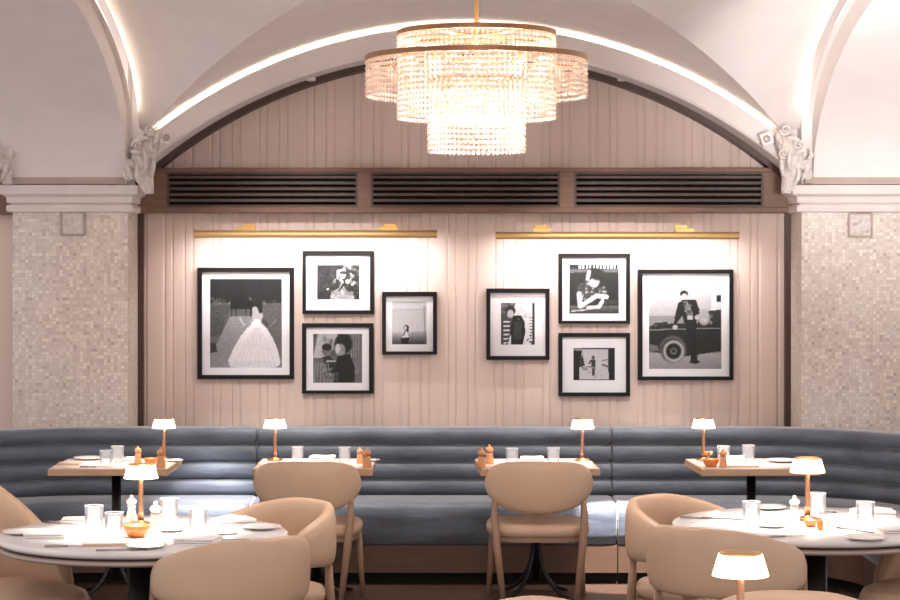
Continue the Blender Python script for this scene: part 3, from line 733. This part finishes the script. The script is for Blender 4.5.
rt = round_table((*TL, 0), 'round marble-topped table at left, laid with plates and glasses')
dup(rt, (*TR, 0), 0, 'round marble-topped table at right, laid with plates and glasses')
dup(rt, (*TN, 0), 0, 'round marble-topped table carrying the nearest glowing lamp, below the frame')

def pad(pts, name, m_, parent, seg=20, e=2.4):
    """pts: (centre Vector, outward normal 2D Vector, half height, half thickness)"""
    mb = MB(); rows = []
    for c, n_, hh, ht in pts:
        row = []
        for k in range(seg):
            a = 2*PI*k/seg; ca, sa = math.cos(a), math.sin(a)
            u = math.copysign(abs(ca)**(2/e), ca)*ht; w = math.copysign(abs(sa)**(2/e), sa)*hh
            row.append(Vector((c.x+n_.x*u, c.y+n_.y*u, c.z+w)))
        rows.append(row)
    mb.grid(rows, closed_v=True, cap=True); return mb.obj(name, m_, parent)
def seat_pad(parent, w, dd, z0, z1, y0=0, name='seat', m_=None, e=3.2, crown=.012):
    mb = MB(); rows = []; N = 40
    for f, z in ((.02, z0), (.93, z0), (.985, z0+(z1-z0)*.2), (1, z0+(z1-z0)*.5), (.985, z0+(z1-z0)*.78), (.94, z1-.004), (.85, z1), (.5, z1+crown*.7), (.02, z1+crown)):
        rows.append([(w*f*math.copysign(abs(math.cos(a))**(2/e), math.cos(a)), y0+dd*f*math.copysign(abs(math.sin(a))**(2/e), math.sin(a)), z) for a in [2*PI*k/N for k in range(N)]])
    mb.grid(rows, closed_v=True, cap=True); return mb.obj(name, m_ or M['leather'], parent)
def legm(p0, p1, r0, r1, parent, name='leg', m_=None):
    mb = MB(); mb.tube([p0, Vector(p0).lerp(Vector(p1), .5), p1], [r0, (r0+r1)/2, r1], 12); return mb.obj(name, m_ or M['leg'], parent)
# oval-back side chair, origin at seat centre on the floor, faces +Y
def oval_chair(loc, rz, label, group):
    t = thing('dining_chair', loc, rz, label, 'chair', group)
    pts = []; n = 30; R = .455; am = .69
    for i in range(n+1):
        u = -1+2*i/n; u2 = math.sin(u*PI/2*.999) if True else u
        a = am*u2; zt_ = .668+.134*max(.0002, (1-abs(u2)**4.2))**(1/2.5); zb_ = .668-.152*max(.0002, (1-abs(u2)**2.1))**(1/1.9); h = max(.004, (zt_-zb_)/2)
        pts.append((Vector((R*math.sin(a), .20-R*math.cos(a), (zt_+zb_)/2)), Vector((math.sin(a), -math.cos(a))), h, .034*max(.12, (1-abs(u2)**6))**.5))
    pad(pts, 'backrest', M['leather'], t)
    seat_pad(t, .284, .262, .388, .460)
    mb = MB(); rows = []
    for f, z in ((.8, .365), (.97, .365), (.97, .393), (.8, .393)):
        rows.append([(.272*f*math.copysign(abs(math.cos(a))**.62, math.cos(a)), .255*f*math.copysign(abs(math.sin(a))**.62, math.sin(a)), z) for a in [2*PI*k/40 for k in range(40)]])
    mb.grid(rows, closed_v=True, closed_u=True, smooth=False); mb.obj('seat_rail', M['leg'], t)
    for s_ in (-1, 1):
        mb = MB(); mb.tube([(s_*.240, -.188, .60), (s_*.243, -.235, .50), (s_*.232, -.268, .36), (s_*.190, -.285, 0)], [.014, .021, .022, .014], 12); mb.obj('leg', M['leg'], t)
        legm((s_*.243, .19, .39), (s_*.268, .235, 0), .020, .013, t)
    return t
ov = oval_chair((.483, 11.57, 0), 0, 'tan leather chair with oval back, in front of the square table right of centre', 'oval-backed chairs at the square tables')
dup(ov, (-.767, 11.57, 0), math.radians(-3), 'tan leather chair with oval back, in front of the square table left of centre')
# wrap-around back chair
def wrap_chair(loc, rz, label, group):
    t = thing('dining_chair', loc, rz, label, 'chair', group)
    pts = []; n = 44; R = .292; am = math.radians(112)
    for i in range(n+1):
        u = math.sin((-1+2*i/n)*PI/2*.999); a = am*u; au = abs(u)
        top = .815-.13*max(0, (au-.18)/.82)**1.6; bot = .545+.03*max(0, (au-.3)/.7)**1.3
        k = max(.03, 1-au**9)**.5
        zc = (top+bot)/2; hh = (top-bot)/2*k
        pts.append((Vector((R*math.sin(a)*1.03, .0-R*math.cos(a)*(1 if math.cos(a) > 0 else .7), zc-.02*au*(1-k))), Vector((math.sin(a), -math.cos(a))), hh, .034*max(.15, k)))
    pad(pts, 'backrest', M['leather'], t, seg=24, e=2.8)
    seat_pad(t, .262, .265, .385, .462, y0=.02)
    mb = MB(); rows = []
    for f, z in ((.8, .355), (.96, .355), (.96, .385), (.8, .385)):
        rows.append([(.262*f*math.copysign(abs(math.cos(a))**.62, math.cos(a)), .02+.265*f*math.copysign(abs(math.sin(a))**.62, math.sin(a)), z) for a in [2*PI*k/40 for k in range(40)]])
    mb.grid(rows, closed_v=True, closed_u=True, smooth=False); mb.obj('seat_rail', M['leg'], t)
    for s_ in (-1, 1):
        mb = MB(); mb.tube([(s_*.20, -.215, .60), (s_*.205, -.222, .40), (s_*.215, -.245, 0)], [.015, .021, .013], 12); mb.obj('leg', M['leg'], t)
        mb = MB(); mb.tube([(s_*.285, .085, .62), (s_*.262, .13, .42), (s_*.25, .20, 0)], [.013, .020, .013], 12); mb.obj('leg', M['leg'], t)
    return t
GR = 'curved-back chairs around the round tables'
def face(x, y): return math.atan2(-x, y)      # rotation so that local +Y points to (x, y)
wc = wrap_chair((-.888, 8.36, 0), face(-.60, .80), 'tan curved-back leather chair seen from behind at the left round table', GR)
dup(wc, (-.83, 9.27, 0), face(-.75, -.62), 'tan curved-back leather chair facing left, at the right side of the left round table')
dup(wc, (1.14, 8.56, 0), face(.60, .80), 'tan curved-back leather chair seen from behind at the right round table, behind the nearest lamp', scale=1.02)
dup(wc, (1.115, 9.43, 0), face(.75, -.60), 'tan curved-back leather chair facing right, at the far left of the right round table')
dup(wc, (1.085, 6.57, 0), face(-.1, -1), 'tan curved-back chair facing us, only its rim showing beside the nearest lamp')
dup(wc, (.40, 6.50, 0), face(.8, -.6), 'tan chair showing only a sliver at the bottom edge, below the central oval-backed chair')
# tub armchair
def armchair(loc, rz, label, group):
    t = thing('armchair', loc, rz, label, 'armchair', group)
    pts = []; n = 40; RA = .305; am = math.radians(104)
    for i in range(n+1):
        u = math.sin((-1+2*i/n)*PI/2*.999); au = abs(u); a = am*u
        top = .95-.45*max(0, (au-.12)/.88)**1.15; bot = .34; k = max(.05, 1-au**10)**.5
        pts.append((Vector((RA*math.sin(a)*1.02, .02-RA*math.cos(a), (top+bot)/2)), Vector((math.sin(a), -math.cos(a))), (top-bot)/2*(.6+.4*k), .052*k))
    pad(pts, 'shell', M['leather'], t, seg=28, e=3.6)
    seat_pad(t, .30, .36, .34, .50, y0=.13, name='seat_cushion', crown=.035)
    seat_pad(t, .285, .345, .30, .345, y0=.13, name='seat_base', crown=0)
    for x in (-.26, .26):
        for y in (-.22, .28): legm((x, y, .305), (x*1.06, y*1.06, 0), .022, .013, t)
    return t
ac = armchair((-1.95, 8.99, 0), face(.6, -.8), 'tan leather armchair at the left edge, drawn up to the left round table', 'tub armchairs at the outer sides of the round tables')
dup(ac, (2.17, 9.05, 0), face(-.6, -.8), 'tan leather armchair at the right edge, drawn up to the right round table')

# ---------------------------------------------------------------- tableware
def lamp_proto():
    t = thing('table_lamp', (0, 0, 0), 0, '', 'table lamp', 'small glowing brass table lamps')
    m = MB(); m.lathe([(0, 0), (.046, 0), (.047, .006), (.040, .011), (.014, .018), (.008, .03), (0, .03)], seg=32); m.obj('base', M['copper'], t)
    m = MB(); m.lathe([(.013, .02), (.011, .06), (.0092, .20), (.0092, .25)], seg=16); m.obj('stem', M['copper'], t)
    m = MB(); m.lathe([(.070, .196), (.072, .196), (.056, .250), (.054, .250), (.070, .196)], seg=40, cap=False); o = m.obj('shade', M['shade'], t)
    m = MB(); m.lathe([(0, .247), (.053, .247), (.0535, .2545), (.045, .257), (.0, .2575)], seg=40); m.obj('shade_cap', M['brass'], t)
    return t
lp = lamp_proto(); first = [True]
LAMPW = 1.1
def lamp(x, y, z, label, sc=None, power=None):
    if first[0]:
        lp.location = (x, y, z); lp['label'] = label; lp.scale = (sc or 1,)*3; first[0] = False
    else: dup(lp, (x, y, z), 0, label, scale=sc)
    k = sc or 1
    la = bpy.data.lights.new('table_lamp_bulb', 'POINT'); la.energy = power or LAMPW; la.shadow_soft_size = .02; la.color = (1, .82, .62)
    lo = bpy.data.objects.new('table_lamp_bulb', la); C.objects.link(lo); lo.location = (x+.024, y-.018, z+.203*k)
def on(px, py, z=.75):
    d = (E-z)*F/(py-258); return ((px-450)*d/F, d)
Zt = .75
lamp(-1.625, 11.93, Zt, 'lit lamp on the square table at the left end', .94)
lamp((275-450)*11.93/F, 11.93, Zt, 'lit lamp on the square table left of centre', .94)
lamp((582.5-450)*11.90/F, 11.90, Zt, 'lit lamp on the square table right of centre', .94)
lamp((703.5-450)*11.93/F, 11.93, Zt, 'lit lamp on the square table near the right end', .94)
lamp((141-450)*9.05/F, 9.05, Zt, 'lit rose-gold lamp behind the orange bowl on the left round table', 1.03)
lamp((807.5-450)*9.22/F, 9.22, Zt, 'lit rose-gold lamp on the right round table', 1.07)
lamp((740.5-450)*6.12/F, 6.12, Zt, 'nearest and largest lit lamp, in front of the curved chair', 1.15)

def placer(proto):
    st = [False]
    def f(x, y, z, label, rz=0, sc=None, group=None):
        if not st[0]:
            st[0] = True; proto.location = (x, y, z); proto.rotation_euler = (0, 0, rz); proto['label'] = label
            if sc: proto.scale = (sc,)*3
            return proto
        return dup(proto, (x, y, z), rz, label, scale=sc)
    return f
def tumbler():
    t = thing('water_glass', (0, 0, 0), 0, '', 'glass', 'clear tumblers on the tables')
    m = MB()
    prof = [(0, 0), (.036, 0), (.038, .004), (.0425, .106), (.0405, .106), (.036, .012), (0, .012)]
    m.lathe(prof, seg=28, cap=False); m.obj('bowl', M['glass'], t)
    m = MB(); m.lathe([(.0395, .104), (.0428, .104), (.0428, .107), (.0395, .107), (.0395, .104)], seg=28, cap=False); m.obj('rim', M['glassrim'], t)
    return t
glass = placer(tumbler())
GL = [  # px, base py, scale, label
 (105.8, 466, .86, 'tumbler nearer the card on the left-end square table'), (117.5, 462, .9, 'tumbler beside the copper mill on the left-end square table'),
 (297.5, 461.5, .84, 'tumbler next to the lamp on the square table left of centre'), (344.5, 462, .84, 'tumbler near the wooden mills on the square table left of centre'),
 (512, 464, .88, 'tumbler near the wooden mills on the square table right of centre'), (553.5, 463.5, .88, 'tumbler near the lamp on the square table right of centre'),
 (723.5, 461.5, .88, 'tumbler behind the pepper mill on the right-end square table'), (748.5, 461, .9, 'tumbler beside the round plate on the right-end square table'),
 (94, 529, 1.0, 'tallest tumbler standing near the folded napkins on the left round table'), (114, 536, .98, 'tumbler touching the orange bowl on its left, left round table'),
 (169, 521, 1.0, 'tumbler behind the pale-lit mill on the left round table'), (198, 532, 1.0, 'tumbler nearest the folded napkin book on the left round table'),
 (751.5, 524, .98, 'tumbler at the left of the right round table'), (817.5, 514, .95, 'tumbler right behind the lamp stem on the right round table'),
 (865.5, 525, 1.0, 'tumbler at the right, before the rumpled napkin on the right round table')]
for px, py, sc, lb in GL: x, y = on(px, py); glass(x, y, Zt, lb, 0, sc*.94)

def plate():
    t = thing('side_plate', (0, 0, 0), 0, '', 'plate', 'white plates on the tables')
    m = MB(); m.lathe([(0, 0), (.045, 0), (.075, .009), (.088, .013), (.087, .016), (.072, .012), (.045, .005), (0, .004)], seg=40); m.obj('dish', M['china'], t)
    return t
pl = placer(plate())
PLT = [(88, 459.5, .95, 'pale plate under the cream card on the left-end square table'), (174, 461.5, .6, 'little plate beside the lamp on the left-end square table'),
 (371, 461, .6, 'little plate behind the wooden mills on the square table left of centre'),
 (782, 462, 1.0, 'round plate at the right of the right-end square table'),
 (22, 534, .95, 'plate at the far left rim of the left round table'), (146, 548, .95, 'small plate at the near rim of the left round table, before the orange bowl'),
 (262, 529, .95, 'grey-edged plate at the right rim of the left round table'), (170, 531, .75, 'small plate behind the tumblers and mills on the left round table'),
 (866, 540, .98, 'plate at the near right rim of the right round table'), (768, 509, .95, 'plate at the far rim of the right round table'), (772, 527, .75, 'small plate between tumbler and pale-lit mill on the right round table')]
for px, py, sc, lb in PLT: x, y = on(px, py); pl(x, y, Zt, lb, 0, sc)

def napkin(px, py, w, dd, h, rz, label, layers=3, crum=0, name='folded_napkin', m_='cloth', z=Zt, cat='napkin', grp='white folded napkins'):
    x, y = on(px, py, z); mb = MB(); rnd = random.Random(int(px*7+py)); 
    for k in range(layers):
        n = 10; z0 = h*k/layers; z1 = h*(k+.86)/layers; rows_t, rows_b = [], []
        sh = rnd.uniform(-.003, .003)
        def top(i, j):
            u, v = i/n, j/n; wob = crum*(math.sin(7*u+3*v+k*2)+math.cos(9*v-4*u+k))*.5
            ed = min(u, 1-u, v, 1-v); return z1+wob*(1 if k == layers-1 else .3)-.003*(ed < .01)
        V = [[(-w/2+w*i/n+sh+crum*.5*math.sin(j*1.3), -dd/2+dd*j/n+crum*.5*math.sin(i*1.1), top(i, j)) for j in range(n+1)] for i in range(n+1)]
        mb.grid(V)
        loop = [V[i][0] for i in range(n+1)]+[V[n][j] for j in range(1, n+1)]+[V[i][n] for i in range(n-1, -1, -1)]+[V[0][j] for j in range(n-1, 0, -1)]
        mb.grid([loop, [(a, b, z0) for a, b, _ in loop]], closed_v=True, smooth=False)
        mb.add([(a, b, z0) for a, b, _ in loop], [tuple(range(len(loop)))])
    o = mb.obj(name, M[m_]); o.location = (x, y, z+.0005); o.rotation_euler = (0, 0, rz); tag(o, label, cat, grp); return o
napkin(93, 465, .09, .13, .010, .1, 'flat white napkin left of the tumblers on the left-end square table', 1)
napkin(130, 461, .07, .12, .022, 0, 'white napkin between tumblers and copper mill on the left-end square table', 2)
napkin(322, 461.5, .14, .10, .035, -.1, 'folded white napkin between the two tumblers, square table left of centre', 3, .003)
napkin(532, 462, .13, .10, .032, 0, 'folded white napkin between the two tumblers, square table right of centre', 3, .002)
napkin(735, 461, .09, .10, .030, 0, 'folded white napkin between the two tumblers on the right-end square table', 3, .002)
napkin(45, 537.5, .165, .16, .028, .12, 'thick stack of folded napkin beside a knife on the left round table', 3)
napkin(198, 543, .17, .15, .028, -.15, 'folded napkin near the rim on the left round table, behind the chair back', 3)
napkin(233, 524, .16, .15, .030, .4, 'rumpled white napkin on the left round table near the facing chair', 2, .008)
napkin(78, 521, .14, .08, .018, .1, 'flat folded napkin at the far rim of the left round table, behind a tumbler', 2)
napkin(872, 515, .19, .14, .030, -.1, 'rumpled white napkin at the far right of the right round table', 2, .006)
napkin(900, 533, .17, .15, .028, .1, 'folded napkin cut by the right edge on the right round table', 3)
napkin(710, 526, .16, .14, .006, -.2, 'flat white napkin at the left rim of the right round table', 1)
# cream cards
def card(px, py, w, dd, rz, label, m_='paper', grp='cream cards on the tables'):
    x, y = on(px, py); t = thing('menu_card', (x, y, Zt+.0005), rz, label, 'menu', grp)
    m = MB(); m.box(-w/2, w/2, -dd/2, dd/2, 0, .010); m.obj('cover', M['paper'], t, bevel=.001)
    m = MB(); m.box(-w/2+.004, w/2-.006, -dd/2+.004, dd/2-.004, .010, .0125); m.obj('page', M[m_], t)
card(69, 465, .12, .09, .0, 'cream card lying at the left end of the left-end square table')
card(740, 467, .20, .07, .0, 'white card near the front edge of the right-end square table', 'cloth')
card(108, 545, .20, .10, .15, 'white card on the left round table in front of the tumblers', 'cloth')
card(318, 469, .26, .07, 0, 'white card at the front of the square table left of centre', 'cloth')
card(560, 469, .20, .07, 0, 'white card at the front of the square table right of centre', 'cloth')

def mill():
    t = thing('pepper_mill', (0, 0, 0), 0, '', 'pepper mill', 'wooden mills on the square tables')
    m = MB(); m.lathe([(0, 0), (.023, 0), (.025, .004), (.024, .03), (.019, .052), (.021, .064), (0, .066)], seg=24); m.obj('body', M['millwood'], t)
    m = MB(); m.lathe([(0, .066), (.016, .067), (.022, .078), (.023, .088), (.017, .099), (.007, .103), (.008, .109), (.005, .114), (0, .115)], seg=24); m.obj('head', M['millwood'], t)
    return t
mil = placer(mill())
for px, py, sc, lb in ((138, 463.5, .85, 'wooden mill behind the lamp shade on the left-end square table'), (161, 467.5, .98, 'wooden mill before the lamp on the left-end square table'),
    (367, 468, .98, 'front wooden mill at the right end of the square table left of centre'), (360, 463.5, .8, 'rear wooden mill at the right end of the square table left of centre'),
    (481.5, 468.5, .98, 'front wooden mill at the left end of the square table right of centre'), (489.5, 464, .95, 'rear wooden mill at the left end of the square table right of centre'),
    (723, 467.5, .88, 'wooden mill before a tumbler on the right-end square table')):
    x, y = on(px, py); mil(x, y, Zt, lb, 0, sc)
def wmill():
    t = thing('salt_mill', (0, 0, 0), 0, '', 'salt mill', 'pale-lit mills on the round tables')
    m = MB(); m.lathe([(0, 0), (.026, 0), (.028, .005), (.026, .04), (.019, .075), (.023, .09), (0, .092)], seg=24); m.obj('body', M['millpale'], t)
    m = MB(); m.lathe([(0, .092), (.018, .093), (.026, .106), (.026, .115), (.016, .125), (.008, .128), (.010, .137), (.006, .143), (0, .144)], seg=24); m.obj('head', M['millpale'], t)
    return t
wm = placer(wmill())
for px, py, sc, lb in ((155.5, 534, .95, 'pale-lit mill right of the lamp stem on the left round table'), (131.5, 523, .85, 'pale-lit mill half hidden behind the lamp stem on the left round table'),
    (794.5, 524, .86, 'pale-lit mill left of the lamp stem on the right round table')):
    x, y = on(px, py); wm(x, y, Zt, lb, 0, sc)
def bowl():
    t = thing('ribbed_bowl', (0, 0, 0), 0, '', 'bowl', 'small amber ribbed bowls')
    mb = MB(); seg = 48; rows = []
    for r, z in ((.002, 0), (.026, 0), (.042, .012), (.052, .034), (.053, .050), (.050, .051), (.047, .036), (.036, .014), (.002, .008)):
        rows.append([(r*(1+.035*math.cos(16*2*PI*k/seg))*math.cos(2*PI*k/seg), r*(1+.035*math.cos(16*2*PI*k/seg))*math.sin(2*PI*k/seg), z) for k in range(seg)])
    mb.grid(rows, closed_v=True, cap=True); mb.obj('vessel', M['orange'], t)
    m = MB(); m.lathe([(0, .030), (.043, .032), (.04, .042), (0, .052)], seg=24); m.obj('filling', M['cloth'], t)
    return t
bw = placer(bowl())
for px, py, sc, lb in ((136.5, 537, 1.0, 'orange ribbed bowl in front of the lamp on the left round table'), (151, 464.5, .72, 'orange bowl between the mills on the left-end square table'),
    (711, 466.5, .85, 'orange bowl beside the mill on the right-end square table'), (810.5, 526.5, .56, 'tiny orange bowl before the lamp stem on the right round table')):
    x, y = on(px, py); bw(x, y, Zt, lb, 0, sc)
x, y = on(820, 530); t = thing('sauce_bottle', (x, y, Zt), 0, 'tiny amber bottle beside the tiny orange bowl, right round table', 'bottle')
m = MB(); m.lathe([(0, 0), (.010, 0), (.014, .012), (.014, .036), (.007, .044), (0, .044)], seg=16); m.obj('vessel', M['orange'], t)
m = MB(); m.lathe([(0, .044), (.008, .044), (.008, .052), (0, .053)], seg=12); m.obj('cap', M['brass'], t)
x, y = on(708, 463.5); t = thing('bud_vase', (x, y, Zt), 0, 'small gold and white bud posy in front of the lamp, right-end square table', 'vase')
m = MB(); m.lathe([(0, 0), (.014, 0), (.020, .014), (.015, .03), (.009, .036), (.011, .042), (0, .042)], seg=16); m.obj('vase', M['brass'], t)
for k in range(7):
    a = k*2.4; r = .006+.0028*k; m = MB(); m.ellipsoid((r*math.cos(a), r*math.sin(a), .052+.005*(k % 3)), .009, .009, .011, 8, 6); f = m.obj('flower', M['millpale'] if k % 2 else M['orange'], t)
    m = MB(); m.tube([(0, 0, .038), (r*math.cos(a), r*math.sin(a), .048+.005*(k % 3))], .0015, 6); m.obj('stalk', M['brass'], f)

# cutlery
def knife():
    t = thing('table_knife', (0, 0, 0), 0, '', 'knife', 'table knives')
    m = MB(); m.tube([(-.10, 0, .004), (-.06, 0, .005), (-.01, 0, .004)], [.005, .006, .004], 8, .8); m.obj('handle', M['steel'], t)
    m = MB(); m.add([(-.01, -.005, .003), (.08, -.008, .003), (.105, .002, .003), (-.01, .005, .003), (-.01, -.005, .0055), (.08, -.008, .0045), (.105, .002, .0045), (-.01, .005, .0055)], [(0,3,2,1),(4,5,6,7),(0,1,5,4),(1,2,6,5),(2,3,7,6),(3,0,4,7)]); m.obj('blade', M['steel'], t)
    return t
def fork():
    t = thing('table_fork', (0, 0, 0), 0, '', 'fork', 'table forks')
    m = MB(); m.tube([(-.10, 0, .004), (-.04, 0, .005), (.04, 0, .004)], [.005, .003, .003], 8, .7); m.obj('handle', M['steel'], t)
    m = MB(); m.box(.04, .06, -.011, .011, .002, .0045)
    for k in range(4): m.box(.06, .10, -.011+.0063*k, -.008+.0063*k, .002, .0042)
    m.obj('head', M['steel'], t)
    return t
kn = placer(knife()); fk = placer(fork())
for px, py, rz, lb in ((70, 547, .12, 'knife in front of the folded napkin stack on the left round table'), (62, 524, -.55, 'knife angled at the far left of the left round table'), (787, 537, .35, 'knife lying angled at the near left of the right round table'),
    (703, 519, -.3, 'knife at the far left rim of the right round table'), (838, 513, .4, 'knife behind the lamp towards the banquette, right round table'), (98, 467.5, .0, 'knife on the left-end square table'), (225, 541, .3, 'knife beside the folded napkin near the chair back, left round table')):
    x, y = on(px, py); kn(x, y, Zt, lb, rz)
for px, py, rz, lb in ((724, 519.5, -.3, 'fork beside the far left knife on the right round table'), (855, 531, -.9, 'fork pointing past the near right plate, right round table'), (122, 551, .1, 'fork left of the small plate at the near rim, left round table'),
    (215, 536, .5, 'fork near the rumpled napkin on the left round table')):
    x, y = on(px, py); fk(x, y, Zt, lb, rz)

# ---------------------------------------------------------------- lights
def spot(x, y, z, tx, ty, tz, power, deg, blend=.6, col=(1, .93, .88), r=.04):
    la = bpy.data.lights.new('downlight_and_wash', 'SPOT'); la.energy = power; la.spot_size = math.radians(deg); la.spot_blend = blend; la.color = col; la.shadow_soft_size = r
    lo = bpy.data.objects.new('downlight_and_wash', la); C.objects.link(lo); lo.location = (x, y, z)
    lo.rotation_euler = (Vector((tx, ty, tz))-Vector((x, y, z))).to_track_quat('-Z', 'Y').to_euler()
spot(-1.0, 8.9, 3.2, TL[0]-.02, TL[1]+.06, .75, 640, 24, .9)
spot(1.35, 9.2, 3.2, TR[0]-.02, TR[1]+.05, .75, 640, 24, .9)
for x in (-1.867, -.739, .481, 1.685):
    spot(x*.8, 11.3, 3.0, x, 11.78, .75, 260, 19, .9)
spot(.99, 11.2, 3.1, .97, 12.12, .2, 1900, 11, .3, (1, .95, .96))
spot(-1.2, 11.0, 3.1, -1.40, 12.38, .47, 1300, 15, .8, (1, .95, .96))
spot(-.9, 9.6, 3.2, -.80, 9.4, .6, 60, 25, .8)
spot(1.0, 9.6, 3.2, 1.12, 9.6, .6, 60, 25, .8)
# wash on the right pier arch
spot(1.9, 9.0, 2.2, 2.7, 12.0, 3.1, 330, 60, 1, (1, .95, .95), .2)
# unseen area light above the view, added as general fill
def area(x, y, z, sx, sy, power, rx, col=(1, .9, .85)):
    la = bpy.data.lights.new('room_fill', 'AREA'); la.shape = 'RECTANGLE'; la.size = sx; la.size_y = sy; la.energy = power; la.color = col
    lo = bpy.data.objects.new('room_fill', la); C.objects.link(lo); lo.location = (x, y, z); lo.rotation_euler = (rx, 0, 0)
area(0, 4.6, 3.5, 6, 3, 30, math.radians(38))
def ball(x, y, z, power, r, col=(1, .88, .8)):
    la = bpy.data.lights.new('chandelier_and_fill_lamp', 'POINT'); la.energy = power; la.color = col; la.shadow_soft_size = r
    lo = bpy.data.objects.new('chandelier_and_fill_lamp', la); C.objects.link(lo); lo.location = (x, y, z)
ball(0, 3.4, 2.7, 40, .4)  # unseen point light added as fill, for a supposed chandelier nearer the camera
for sx in (-1, 1):
    spot(sx*.9+.05, 10.7, 3.15, sx*.98+.05, DW, 1.68, 120, 34, .9, (1, .95, .94))  # added wall wash without a fixture, brightens the picture wall
    spot(sx*1.15+.05, 12.15, 2.8, sx*1.2+.05, 12.5, .6, 100, 50, .9)
spot(0, 12.15, 2.95, 0, 12.5, .6, 100, 50, .9)

w = bpy.data.worlds.new('world'); bpy.context.scene.world = w; w.use_nodes = True
w.node_tree.nodes['Background'].inputs[0].default_value = (*S2L((238, 228, 228)), 1); w.node_tree.nodes['Background'].inputs[1].default_value = .72

# ---------------------------------------------------------------- camera
cam = bpy.data.cameras.new('camera'); co = bpy.data.objects.new('camera', cam); C.objects.link(co)
co.location = (0, 0, E); co.rotation_euler = (PI/2, 0, 0)
cam.sensor_fit = 'HORIZONTAL'; cam.sensor_width = 36; cam.lens = F*36/900; cam.shift_y = -42/900; cam.clip_end = 100
sc = bpy.context.scene; sc.camera = co
vs = sc.view_settings; vs.view_transform = 'Standard'; vs.look = 'None'; vs.gamma = 1; vs.exposure = 0.64; vs.use_curve_mapping = False
